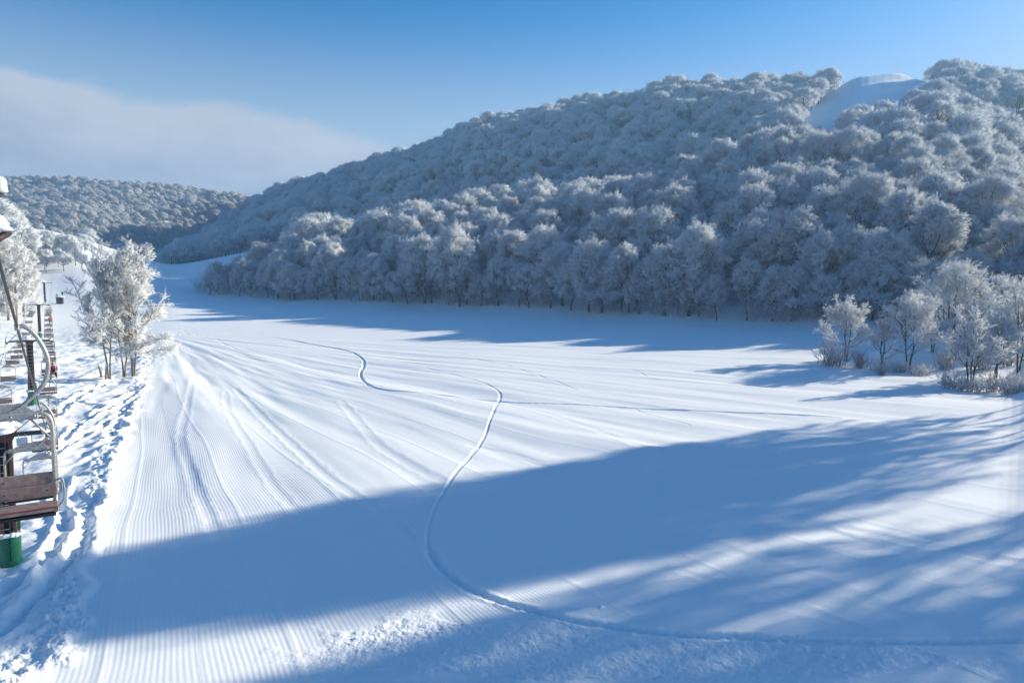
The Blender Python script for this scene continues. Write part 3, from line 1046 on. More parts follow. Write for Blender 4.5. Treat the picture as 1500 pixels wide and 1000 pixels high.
def plant_forest():
    global RNG
    x, y = forest_main()
    px = pxof(x, y)
    ed = np.interp(px, EDGE_PX, EDGE_D)
    dep = y - ed
    inview = (px > 270) & (px < 1530)
    order = np.argsort(np.where(inview, np.hypot(x, y), 1e9))
    young = np.zeros(len(x), bool)
    young[-44:] = True
    near = order[:290]
    rest = order[290:]
    near = sorted(near, key=lambda i: px[i])
    front = [i for i in near if dep[i] < 8.5]
    fcount = 0
    for i in near:
        k = int(RNG.integers(len(MID)))
        s = RNG.uniform(.70, 1.16)
        if young[i]: s = RNG.uniform(.5, .82)
        if px[i] < 480: s = min(s, 1.0) * np.interp(px[i], [285, 320, 360, 410, 480], [.46, .66, .84, .95, 1])
        if dep[i] < 8.5:
            f = fcount; fcount += 1
            where = ORD[f] if f < len(ORD) else 'last'
            lab = 'frosted bare beech in the front row of the forest edge, %s from its left end' % where
            grp = 'beeches in the front row of the forest edge'
        elif dep[i] < 45:
            lab = 'frost-covered beech crowded close behind the front row of the forest edge'
            grp = 'beeches close behind the forest edge'
        else:
            lab = 'frost-covered beech high on the wooded slope above the forest edge'
            grp = 'beeches on the slope above the forest edge'
        place_tree('frosted_beech', MID[k], x[i], y[i], RNG.uniform(0, 6.28), (s * RNG.uniform(.92, 1.1), s * RNG.uniform(.92, 1.1), s), lab, grp)
    fx, fy = far_points()
    # wood outside the frame on the right that shades the piste
    keep, RNG = RNG, np.random.default_rng(GROVE_SEED)
    gx, gy = hexpts(46, 150, 30, 112, 6.4)
    gp = pxof(gx, gy)
    gq = .469 * gx - .883 * gy
    ok = (gp > 1740) & (gq < -21 + RNG.uniform(-2, 2, len(gx))) & (gq > -46) & (gx < 88) & (RNG.uniform(size=len(gx)) < .62)
    gx = np.concatenate([gx[ok], [72.0, 66.0, 74.0, 61.0]]); gy = np.concatenate([gy[ok], [54.0, 44.0, 45.5, 39.0]])
    gs = np.interp(.469 * gx - .883 * gy, [-47, -38, -30], [1.0, 1.2, 1.6])[:, None]
    gsc = np.array([.56, .56, 1.0]) * np.hstack([np.ones_like(gs), np.ones_like(gs), gs]) * RNG.uniform(.9, 1.1, (len(gx), 1))
    RNG = keep
    X = np.concatenate([x[rest], fx, gx]); Y = np.concatenate([y[rest], fy, gy])
    Z = base_z(X, Y) - .2
    n = len(X)
    kinds = RNG.integers(0, 5, n)
    grey = np.zeros(n, bool)
    grey[len(rest):len(rest) + len(fx)] = fy > 480
    grey &= pxof(X, Y) < np.interp(Y, [500, 700, 760, 900], [235, 235, 285, 440])
    kinds[grey] = 5 + RNG.integers(0, 3, int(grey.sum()))
    sc = rand_scale(n, .62, 1.25)
    pX = pxof(X, Y)
    small = ((pX > 30) & (pX < 145) & (Y < 345) & (Y > 250))
    nf = (pX > -270) & (pX < 470) & (Y > 500) & (X < 0)
    sc[nf & (pX < np.interp(Y, [500, 760, 900], [240, 285, 440]))] *= .74
    sc[small] *= .5
    sc[len(X) - len(gx):] = gsc
    low = ((pX > -220) & (pX < 76) & (Y >= 336) & (Y < 390)) | ((pX > 135) & (pX < 240) & (Y < 446) & (Y > 390))
    sc[low] *= .5
    tiny = (pX > -220) & (pX < 76) & (Y >= 336) & (Y < 390)
    sc[tiny] *= .6
    print('forest', n, 'front', fcount)
    gn_scatter('forest', FAR, X, Y, Z, kinds, RNG.uniform(0, 6.28, n), sc, 'frost-covered broadleaf forest spreading over the hills')
    return x, y


FX, FY = plant_forest()


# --- undergrowth in the forest edge
def brush(seed, n, h, spread):
    t = Tree(seed)
    g = t.g
    for i in range(n):
        a = g.uniform(0, 6.28)
        b = np.array([g.normal(0, spread), g.normal(0, spread), -.2])
        hh = h * g.uniform(.5, 1.1)
        e = b + np.array([math.cos(a) * hh * .28, math.sin(a) * hh * .28, hh])
        P = bez(b, b + np.array([0, 0, hh * .5]), e, 5)
        t.thin.append((P, np.linspace(.03, .012, 5), 3))
        for q in range(5):
            u = g.uniform(.25, 1) * 3.99
            k = int(u)
            p = P[k] + (P[k + 1] - P[k]) * (u - k)
            d = unit(unit(P[k + 1] - P[k]) * .6 + g.normal(0, .5, 3))
            B = bez(p, p + d * .4, p + d * .9 + np.array([0, 0, .15]), 3)
            t.thin.append((B, np.array([.016, .012, .008]), 3))
            t.twigs(B, 5, .4, .022, .4, .2)
        t.twigs(P, 6, .45, .024, .4, .2)
    V1, F1, o = t.tube_arrays(t.thin)
    V2, F2, nn = t.twig_arrays(o)
    sel = g.uniform(size=nn) < .4
    mi = np.concatenate([np.zeros(len(F1), int), np.tile(np.where(sel, 0, 1), 3)])
    return mesh_np('brush', np.vstack([V1, V2]), [F1, F2], [M['frost_grey'], M['frost']], mi, smooth=False)


def plant_undergrowth():
    protos = [brush(300 + i, 12, h, .8) for i, h in enumerate((3.0, 4.2, 2.2, 5.0))]
    x, y = hexpts(-140, 130, 110, 285, 2.3)
    px = pxof(x, y)
    ed = np.interp(px, EDGE_PX, EDGE_D)
    dep = y - ed
    ok = (px > 292) & (px < 1560) & (dep > -1.2 + RNG.uniform(-.8, .8, len(x))) & (dep < 26) & (RNG.uniform(size=len(x)) < np.interp(dep, [0, 3, 26], [.12, .26, .35]))
    x, y, dep = x[ok], y[ok], dep[ok]
    n = len(x)
    sc = rand_scale(n, .7, 1.3)
    sc *= np.interp(dep, [-1, 2, 8], [.55, 1, 1.2])[:, None]
    gn_scatter('undergrowth', protos, x, y, base_z(x, y) - .1, RNG.integers(0, 4, n), RNG.uniform(0, 6.28, n), sc, 'thin frosted saplings and brush along the forest edge')


plant_undergrowth()


# --- the white trees beside the lift
def white_tree(seed, H, R, stems, first=.28, nl=16, ns=7, nb=5, nt=13, r0=.12, tl=.44, tr=.024, lean=.5, low=-12, mats=('bark_warm', 'frost_white', 'frost_white', 'frost'), mix=.05, gap=.12, spray=34, **kw):
    t = Tree(seed)
    g = t.g
    per = max(3, nl // len(stems))
    for (sx, sy, hh) in stems:
        h = H * hh
        pts = [(sx * .3, sy * .3, -.8), (sx * .45, sy * .45, h * .12)]
        for q in (.3, .5, .7, .9):
            pts.append((sx * (.5 + q) + g.normal(0, .10), sy * (.5 + q) + g.normal(0, .10), h * q))
        P = t.trunk(pts, r0 * g.uniform(.85, 1.15), .025, 7)
        t.crown(None, P, r0, h, R, first, per, ns, nb, nt, tl, tr, low_el=low, up=.16, spread=.38, limb_rad=.06, sub_len=.42, let_len=.85, flat=.55, gap=gap, spray=spray, **kw)
    return t.meshes('white_beech', M[mats[0]], M[mats[1]], M[mats[2]], M[mats[3]], mix)


def pz(px, py, d):
    return at(px, py, d)


def plant_white():
    rows = [
        # px, depth, H, R, stems, label
        (157, 76.5, 15.3, 2.9, [(-.35, 0, 1.0), (.35, .2, .93)], .22, 22, 'tall white-frosted twin-stemmed beech, the left one of the clump beside the lift'),
        (193, 78.0, 15.7, 3.6, [(-.3, .1, .97), (.15, -.1, 1.0), (.5, .2, .92)], .22, 33, 'broad white-frosted beech with three stems, the right one of the clump beside the lift'),
        (180, 79.0, 9.5, 1.6, [(-.3, 0, 1.0), (.3, .1, .9)], .35, 10, 'slim white-frosted young tree between the two big beeches beside the lift'),
    ]
    for k, (px, d, H, R, st, first, nl, lab) in enumerate(rows):
        x = ray(px, 500)[0] * d
        pair = white_tree(400 + k, H, R, st, first, nl)
        place_tree('white_beech', pair, x, d, 0, (1, 1, 1), lab, None)
    # small snapped stems at the foot of the clump
    for k, (px, d, h, lx, lab) in enumerate([(146.5, 77.5, 1.5, -.3, 'thin snapped stump leaning left at the foot of the white beeches'),
                                           (153, 75.6, 1.6, .1, 'thicker snapped stump standing at the foot of the white beeches')]):
        x = ray(px, 500)[0] * d
        b = MB()
        b.tube([(-lx * .2, 0, -.5), (0, 0, 0), (lx * .5, 0, h * .6), (lx, 0, h)], [.17, .14, .12, .09], M['bark_warm'], 8)
        s = b.build('tree_stump'); s.location = (x, d, gz(x, d))
        snowlump(b, (0, 0, 0), (.01, .01, .01))
        c = MB(); snowlump(c, (lx, 0, h + .03), (.13, .13, .08), k); c.build('snow_cap', s)
        tag(s, lab, 'tree stump')
    # wood on the far left beside the lift
    prot = [white_tree(420 + i, H, R, st, .2, 24, 6, 5, 9, .2, .55, .042) for i, (H, R, st) in enumerate(
        [(19, 4.6, [(-.4, 0, 1), (.5, .2, .9)]), (18, 4.2, [(0, 0, 1), (.6, -.3, .85)]), (20, 5, [(-.5, .2, .95), (.4, 0, 1.0)])])]
    spots = [(-24, 146), (-14, 158), (-2, 148), (14, 156), (27, 149), (-8, 170), (8, 171), (36, 166)]
    labs = {0: 'white-frosted beech with only its right twigs showing at the left picture border beside the lift', 1: 'white-frosted beech mostly cut off by the left picture border',
            2: 'white-frosted beech half showing at the left picture border, front of the wood beside the lift', 3: 'white-frosted beech in the middle of the wood left of the lift',
            4: 'white-frosted beech with the rounded right-hand crown in front of the wood left of the lift', 5: 'white-frosted beech at the very back left of the wood left of the lift',
            6: 'white-frosted beech at the back middle of the wood left of the lift', 7: 'white-frosted beech at the back right of the wood left of the lift'}
    for k, (px, d) in enumerate(spots):
        x = ray(px, 500)[0] * d
        s = RNG.uniform(.92, 1.04)
        place_tree('white_beech', prot[k % 3], x, d, RNG.uniform(0, 6), (s, s, s), labs[k], 'white trees in the wood left of the lift')


plant_white()


# --- small trees and bushes on the right
def plant_right():
    mm = ('bark', 'frost', 'frost', 'frost_white')
    def small(seed, H, R, st, first, nl, ns=6, nb=5, nt=11, mats=mm, mix=.35, low=10, tr=.022, tl=.36, gap=.05):
        return white_tree(seed, H, R, st, first, nl, ns, nb, nt, .11, tl, tr, low=low, mats=mats, mix=mix, gap=gap, spray=22)
    items = [
        ('small_tree', 1240, 92.0, small(500, 8.3, 3.1, [(-.3, 0, 1), (.45, .2, .93)], .26, 18), 'small frosted tree with a forked dark trunk and neat dome, leftmost of the right-hand group'),
        ('small_tree', 1292, 88.0, small(501, 7.0, 1.8, [(0, 0, 1), (.3, .1, .85)], .15, 12, 5, 4), 'slender frosted sapling right of the neat domed small tree'),
        ('small_tree', 1332, 84.0, small(502, 9.0, 3.9, [(-.5, 0, .95), (.6, .1, 1.0)], .22, 20), 'wide frosted tree with snow in its dark low fork, in the right-hand group'),
        ('small_tree', 1398, 92.0, small(503, 13.2, 5.0, [(-.8, 0, .9), (0, .2, 1.02), (.9, 0, .9)], .25, 27, 7, 5, 11), 'tallest tangled frosted tree of the right-hand group with a pointed top'),
        ('small_tree', 1424, 71.0, small(504, 7.4, 2.6, [(-.6, 0, 1), (.2, .1, .9), (.7, 0, .85)], .2, 18), 'thin many-stemmed frosted tree in front of the tallest one on the right'),
        ('small_tree', 1460, 74.0, small(505, 7.0, 2.1, [(0, 0, 1), (.5, .1, .9)], .25, 14), 'frosted tree with a leaning bare stem close to the right picture border'),
        ('small_tree', 1494, 76.0, small(506, 9.2, 3.0, [(-.3, 0, 1), (.4, 0, .9)], .22, 18), 'frosted tree half cut off by the right picture border'),
        ('small_tree', 1365, 100.0, small(507, 9.0, 3.6, [(0, 0, 1), (.7, 0, .9)], .2, 18), 'frosted tree behind the wide snow-forked tree of the right-hand group'),
        ('small_tree', 1470, 95.0, small(508, 11.0, 4.2, [(-.5, 0, 1), (.7, 0, .95)], .2, 20), 'frosted tree standing behind the others near the right picture border'),
    ]
    for nm, px, d, pair, lab in items:
        x = ray(px, 500)[0] * d
        place_tree('small_frosted_tree', pair, x, d, 0, (1, 1, 1), lab, 'small frosted trees on the right')
    # low bushes: many arching stems from the ground
    def bush(seed, n, h, sp, grey=.4):
        t = Tree(seed); g = t.g
        for i in range(n):
            a = g.uniform(0, 6.28); q = g.uniform(.3, 1)
            b = np.array([g.normal(0, sp * .35), g.normal(0, sp * .3), -.25])
            e = b + np.array([math.cos(a) * sp * q, math.sin(a) * sp * q, .25 + h * (1.15 - .5 * q) * g.uniform(.45, 1.15)])
            P = bez(b, b * .65 + e * .35 + np.array([0, 0, e[2] * .35]), e, 6)
            P[1:-1] += g.normal(0, .07, (4, 3))
            t.tubes.append((P, np.linspace(.035, .012, 6), 4))
            for w in range(5):
                u = g.uniform(.3, 1) * 4.99; k = int(u)
                p = P[k] + (P[k + 1] - P[k]) * (u - k)
                d = unit(unit(P[k + 1] - P[k]) * .7 + g.normal(0, .45, 3) + np.array([0, 0, .25]))
                B = bez(p, p + d * .3, p + d * .65 + np.array([0, 0, .1]), 3)
                t.thin.append((B, np.array([.014, .010, .007]), 3))
                t.twigs(B, 7, .26, .016, .4, .2)
        V, F, _ = t.tube_arrays(t.tubes)
        tm = mesh_np('bush_stems', V, [F], [M['bark_bush']])
        V1, F1, o = t.tube_arrays(t.thin); V2, F2, nn = t.twig_arrays(o)
        sel = g.uniform(size=nn) < grey
        cm = mesh_np('bush_twigs', np.vstack([V1, V2]), [F1, F2], [M['frost_grey'], M['frost']], np.concatenate([np.zeros(len(F1), int), np.tile(np.where(sel, 0, 1), 3)]), smooth=False)
        return tm, cm
    bs = [bush(520, 60, 2.8, 1.9, .2), bush(521, 46, 1.3, 1.7, .3), bush(522, 44, 2.2, 1.3, .25)]
    spots = [(1222, 88, 0, 1.25, 'spreading frosted bush left of the neat domed small tree'),
             (1292, 80, 2, .8, 'low white bush in front of the slender sapling'),
             (1318, 82, 1, .8, 'low white bush at the foot of the wide snow-forked tree'),
             (1352, 79, 1, .75, 'small frosted bush right of the snow-forked trunk'),
             (1405, 68.5, 1, 1.0, 'dark twiggy bush lying low before the many-stemmed tree'),
             (1430, 66.5, 1, .8, 'dark sprawling bush lowest in the right-hand group'),
             (1458, 66.5, 2, .75, 'dark low bush under the leaning bare stem'),
             (1490, 64.5, 1, 1.1, 'dark low bush at the right picture border'),
             (1385, 83, 2, 1.1, 'upright frosted bush between the snow-forked tree and the many-stemmed tree'),
             (1440, 82, 0, 1.0, 'rounded frosted bush behind the many-stemmed tree'),
             (1478, 84, 2, 1.2, 'upright frosted bush behind the tree at the right border'),
             (1262, 86, 2, .9, 'upright frosted bush right of the neat domed small tree')]
    for px, d, k, s, lab in spots:
        x = ray(px, 500)[0] * d
        t = empty('frosted_bush', (x, d, gz(x, d) - .05), RNG.uniform(0, 6), lab, 'bush', 'frosted bushes on the right')
        t.scale = (s, s, s)
        link(bpy.data.objects.new('stems', bs[k][0]), t)
        link(bpy.data.objects.new('twigs', bs[k][1]), t)


plant_right()

# ------------------------------------------------------------------ chairlift
LV = Vector((-.555, .832, 0.0))      # along the line, downhill away from the camera
XV = Vector((.832, .555, 0.0))       # to the right of the line
LRZ = math.atan2(.555, .832)


def V3(px, py, d):
    return Vector(at(px, py, d))


S0 = Vector((-.45 - .6626 * 3.4, 3.4, 10.87))
R1, R2, R3, R4 = V3(68, 631, 25.3), V3(75, 498, 61.0), V3(71.5, 446, 128.0), V3(75.5, 414, 200.0)
R5 = R4 + LV * 90 + Vector((0, 0, 5.0))
RIGHT = [(S0 - LV * 22 + Vector((0, 0, 4.2)), .1), (S0, .02), (R1, .03), (R2, .35), (R3, .9), (R4, .9), (R5, 1.0)]   # (point, sag of the span that ends there)
HALF = [1.35, 1.3, 1.6, 1.6, 1.8]


def rope_curve(ptsag):
    out = []
    for i in range(1, len(ptsag)):
        a, b = ptsag[i - 1][0], ptsag[i][0]
        n = 14
        for k in range(n):
            t = k / n
            p = a.lerp(b, t)
            p.z -= 4 * ptsag[i][1] * t * (1 - t)
            out.append(p)
    out.append(ptsag[-1][0])
    return out


LEFT = []
for i, (p, s) in enumerate(RIGHT):
    g = HALF[min(max(i - 1, 0), 4)]
    LEFT.append((p - XV * 2 * g, s + (.4 if i > 2 else 0)))
rope_r, rope_l = rope_curve(RIGHT), rope_curve(LEFT)
b = MB()
b.tube(rope_r, .0155, M['rope'], 8)
b.tube(rope_l, .0155, M['rope'], 8)
tag(b.build('haul_rope'), 'dark wire haul rope of the chairlift running down over the lift towers', 'rope')


def on_rope(pts, y):
    for a, c in zip(pts, pts[1:]):
        if a.y <= y <= c.y:
            return a.lerp(c, (y - a.y) / (c.y - a.y))
    return pts[-1]


def lift_tower(top, half, label, plate=False, cap_seed=0, frames=True, base_h=1.7):
    """top: the right-hand rope point; the post stands HALF to the left of it"""
    c = top - XV * half
    gx_, gy_ = c.x, c.y
    g0 = gz(gx_, gy_)
    H = top.z - .12 - g0
    t = empty('lift_tower', (gx_, gy_, g0), LRZ, label, 'lift tower', 'chairlift towers')
    # green footing
    b = MB()
    b.lathe([(.33, -.8), (.335, 0), (.36, .9), (.37, .96)], M['green'], 20)
    b.prism([(-.33, .05, -.6), (.33, .05, -.6), (.36, .05, base_h), (-.30, .05, base_h)], (0, .30, 0), M['green'])
    b.box((.03, -.345, .55), (.03, .06, .9), M['black'])
    b.build('footing', t)
    b = MB()
    for k in range(14):
        a = 2 * PI * k / 14
        snowlump(b, (.33 * math.cos(a), .33 * math.sin(a), 1.0 + .02 * math.sin(3 * a)), (.13, .13, .095), k)
    snowlump(b, (.2, .2, base_h + .02), (.22, .17, .08), 3)
    b.build('snow_rim', t)
    # post
    zt_ = H - .12
    b = MB()
    for s in (-1, 1):
        b.box((s * .21, 0, (zt_ + .8) / 2), (.09, .26, zt_ - .8), M['brown'], bevel=.012)
        b.box((s * .15, -.12, (zt_ + .8) / 2), (.04, .018, zt_ - .8), M['brown'])
        b.box((s * .15, .12, (zt_ + .8) / 2), (.04, .018, zt_ - .8), M['brown'])
    b.box((0, .06, (zt_ + .8) / 2), (.33, .03, zt_ - .84), M['black'])
    b.build('post', t)
    b = MB()
    b.prism([(-.255, -.15, zt_), (.255, -.15, zt_), (.4, -.15, zt_ + .3), (-.4, -.15, zt_ + .3)], (0, .3, 0), M['brown_dark'])
    b.build('post_head', t)
    # ladder
    b = MB()
    lx = -.02 if not plate else -.1
    top_l = zt_ + (.75 if plate else .2)
    for s in (-1, 1):
        b.box((lx + s * .15, -.21, (top_l + 1.0) / 2), (.035, .035, top_l - 1.0), M['brown'])
    z = 1.25
    while z < zt_ + .05:
        b.tube([(lx - .15, -.21, z), (lx + .15, -.21, z)], .017, M['steel'], 6)
        z += .3
    b.build('ladder', t)
    # crossarm
    za = zt_ + .22
    b = MB()
    b.box((half / 2 + .15, 0, za), (half - .2, .2, .14), M['darkgreen'], bevel=.015)
    b.box((-half / 2 - .15, 0, za), (half - .2, .2, .14), M['darkgreen'], bevel=.015)
    b.build('crossarm', t)
    # sheave trains carrying the rope on each side
    for s in (-1, 1):
        x = s * half
        b = MB()
        b.box((x + s * .085, 0, H + .05), (.03, 1.5, .11), M['brown_dark'], bevel=.01)
        b.box((x + s * .05, 0, za + .02), (.14, .22, .2), M['brown_dark'], bevel=.02)
        st = b.build('sheave_train', t)
        for q in (-.6, -.2, .2, .6):
            w = MB()
            pr = [(.03, -.035), (.12, -.035), (.12, -.02), (.095, 0), (.12, .02), (.12, .035), (.03, .035)]
            vs, fs, n = [], [], 14
            for r, z in pr:
                for k in range(n):
                    a = 2 * PI * k / n
                    vs.append((x + z, q + r * math.cos(a), H - .0 + r * math.sin(a)))
            for i in range(len(pr) - 1):
                for k in range(n):
                    fs.append((i * n + k, i * n + (k + 1) % n, (i + 1) * n + (k + 1) % n, (i + 1) * n + k))
            fs += [tuple(range(n)), tuple(range((len(pr) - 1) * n, len(pr) * n))]
            w.add(vs, fs, M['brown_dark'])
            w.build('sheave', st)
        b = MB()
        snowlump(b, (x, -.3, H + .17), (.12, .4, .11), cap_seed + s)
        snowlump(b, (x, .38, H + .17), (.13, .36, .13), cap_seed + 2 * s)
        b.build('snow_cap', st)
    # lifting frames
    if frames:
        b = MB()
        for s in (-1, 1):
            b.tube([(s * .35, 0, za + .1), (s * (half - .1), 0, za + .85), (s * (half + .12), 0, za + .12)], .026, M['steel'], 6)
            b.tube([(s * (half - .1), -.4, za + .85), (s * (half - .1), .4, za + .85)], .026, M['steel'], 6)
        b.build('lifting_frame', t)
    # snow heaped on the head
    b = MB()
    snowlump(b, (0, 0, zt_ + .42), (.52, .42, .24), cap_seed)
    snowlump(b, (-.25, .05, zt_ + .58), (.25, .25, .16), cap_seed + 1)
    snowlump(b, (.22, 0, zt_ + .55), (.28, .25, .17), cap_seed + 2)
    snowlump(b, (half * .62, 0, za + .12), (half * .3, .12, .07), cap_seed + 3)
    snowlump(b, (-half * .62, 0, za + .12), (half * .3, .12, .07), cap_seed + 4)
    if plate:
        snowlump(b, (-.2, -.1, zt_ + .62), (.62, .42, .28), 8)
        snowlump(b, (-.75, 0, zt_ + .5), (.5, .3, .22), 9)
    b.build('snow_heap', t)
    if plate:
        b = MB()
        b.box((.55, -.14, za - .26), (.34, .02, .28), M['white_plate'], bevel=.008)
        b.tube([(.45, -.13, za - .1), (.45, -.13, za)], .012, M['steel'], 6)
        b.tube([(.65, -.13, za - .1), (.65, -.13, za)], .012, M['steel'], 6)
        b.build('number_plate', t)
    return t


t0 = lift_tower(S0 + Vector((0, 0, 0)), HALF[0], 'lift tower at the left picture border of which only snow-capped pulleys show', cap_seed=3)
lift_tower(R1, HALF[1], 'nearest brown lift tower with a ladder and green footing, behind the big empty chair', plate=True, cap_seed=5)
lift_tower(R2, HALF[2], 'second brown lift tower down the line, with a green footing and snow-heaped head', cap_seed=9)
lift_tower(R3, HALF[3], 'third brown lift tower down the line, slim and showing a little green footing', cap_seed=13, base_h=.9)
lift_tower(R4, HALF[4], 'farthest lift tower, with a tall snow-capped head against the shaded slope', cap_seed=17)
# the extra snow on the near pulleys
b = MB()
inv = t0.matrix_basis.inverted()
for (px, py, d, s, sd) in [(1, 329, 5.45, (.055, .055, .062), 1), (9, 336, 5.4, (.048, .05, .045), 2), (-2, 276, 5.45, (.06, .06, .075), 4), (-14, 330, 5.3, (.08, .08, .08), 5)]:
    p = V3(px, py, d)
    q = inv @ p
    snowlump(b, q, s, sd)
b.build('snow_cap', t0)
b = MB()
for (p0, p1, w) in [((-8, 352, 5.3), (12, 341, 5.5), .03), ((-14, 292, 5.3), (2, 284, 5.5), .022), ((-8, 352, 5.3), (-10, 288, 5.3), .02)]:
    b.tube([inv @ V3(*p0), inv @ V3(*p1)], w, M['brown_dark'], 6)
b.build('pulley_guard', t0)


def make_chair():
    t = empty('lift_chair', (0, 0, 0), LRZ, 'x', 'lift chair', 'chairs of the chairlift')
    cx = -.21
    b = MB()
    hp = cat([(0, 0, .0), (.07, 0, .01), (.17, 0, -.10), (.26, 0, -.30), (.28, 0, -.48), (.23, 0, -.68), (.08, 0, -.86), (-.07, 0, -.98), (cx - .06, 0, -1.03)], 5)
    b.tube(hp, .026, M['steel'], 10)
    b.build('hanger', t)
    b = MB()
    b.box((0, 0, 0), (.05, .16, .07), M['plate'], bevel=.012)
    b.box((-.01, 0, .035), (.03, .2, .03), M['black'], bevel=.008)
    b.build('rope_grip', t)
    b = MB()
    b.box((cx - .03, 0, -1.055), (.80, .06, .085), M['plate'], bevel=.012)
    b.prism([(cx - .34, -.012, -1.012), (cx + .34, -.012, -1.012), (cx + .2, -.012, -.90), (cx - .12, -.012, -.90)], (0, .024, 0), M['plate'])
    for q in (-.3, .1, .33):
        b.tube([(cx + q, -.034, -1.055), (cx + q, -.045, -1.055)], .016, M['steel'], 8)
    b.build('hanger_bracket', t)
    b = MB()
    for s in (-1, 1):
        x = cx + s * .5
        b.tube(cat([(cx + s * .30, 0, -1.03), (cx + s * .40, 0, -1.03), (x - s * .02, 0, -1.10), (x, 0, -1.26), (x, 0, -1.6), (x, .03, -2.0), (x, .0, -2.13), (x, -.12, -2.17), (x, -.34, -2.15)], 4), .024, M['steel'], 8)
        b.tube([(cx + s * .28, -.01, -1.08), (x - s * .02, -.02, -1.34)], .014, M['steel'], 6)
    b.tube([(cx - .5, .06, -1.84), (cx + .5, .06, -1.84)], .015, M['steel'], 6)
    b.tube([(cx - .5, .05, -2.15), (cx + .5, .05, -2.15)], .015, M['steel'], 6)
    b.build('side_frame', t)
    b = MB()
    for k in range(2):
        b.box((cx, .02 - k * .006, -1.83 - k * .148), (1.04, .03, .142), M['wood'], bevel=.006)
    for q in (-.42, 0, .42):
        for k in range(2):
            b.tube([(cx + q, .006, -1.83 - k * .148), (cx + q, -.004, -1.83 - k * .148)], .009, M['black'], 6)
    bk = b.build('backrest', t)
    b = MB()
    R = Matrix.Rotation(math.radians(5), 3, 'X')
    for k in range(3):
        b.box((cx, -.03 - k * .138, -2.135 + k * .012), (1.04, .13, .03), M['wood'], R, bevel=.006)
    b.box((cx, -.17, -2.175), (1.0, .36, .035), M['black'], R)
    st = b.build('seat', t)
    b = MB()
    b.box((cx, -.378, -2.098), (1.04, .014, .014), M['red'])
    b.box((cx, -.376, -2.125), (1.04, .016, .034), M['wood'])
    b.build('front_edge', st)
    for s in (-1, 1):
        b = MB()
        x = cx + s * .52
        b.tube(cat([(x - s * .22, -.05, -1.98), (x - s * .02, -.06, -1.86), (x + s * .05, -.08, -1.84), (x + s * .07, -.1, -1.95), (x + s * .06, -.1, -2.1), (x - s * .01, -.1, -2.17)], 4), .011, M['plate'], 6)
        b.build('armrest', t)
    return t


ORDC = ['nearest', 'second nearest', 'third nearest', 'fourth nearest', 'fifth nearest', 'sixth nearest', 'seventh nearest', 'eighth nearest', 'ninth nearest', 'tenth nearest',
        'eleventh nearest', 'twelfth nearest', 'thirteenth nearest', 'fourteenth nearest', 'fifteenth nearest', 'sixteenth nearest', 'seventeenth nearest', 'eighteenth nearest']
chair0 = make_chair()
RIDERS = {6: 'red', 14: 'orange'}
rider_spots = {}
for i in range(18):
    y = 8.0 + 8.0 * i
    p = on_rope(rope_r, y)
    c = chair0 if i == 0 else copy_tree(chair0)
    c.location = p
    lab = 'empty two-seat lift chair on the right-hand lane, %s to the viewer' % ORDC[i]
    if i == 0: lab = 'big close brown-boarded lift chair with curved grey hanger, cut off by the picture border'
    if i in RIDERS:
        lab = 'lift chair carrying the person in the %s jacket' % ('dark red' if RIDERS[i] == 'red' else 'orange')
        rider_spots[RIDERS[i]] = p
    c['label'] = lab
n = 0
for i in range(15):
    y = 29.5 + 8.0 * i
    p = on_rope(rope_l, y)
    if pxof(p.x, p.y) < -22: continue
    c = copy_tree(chair0)
    c.location = p
    c.rotation_euler = (0, 0, LRZ + PI)
    c['label'] = 'empty two-seat lift chair on the left-hand lane, %s of its lane' % ORDC[n]
    n += 1


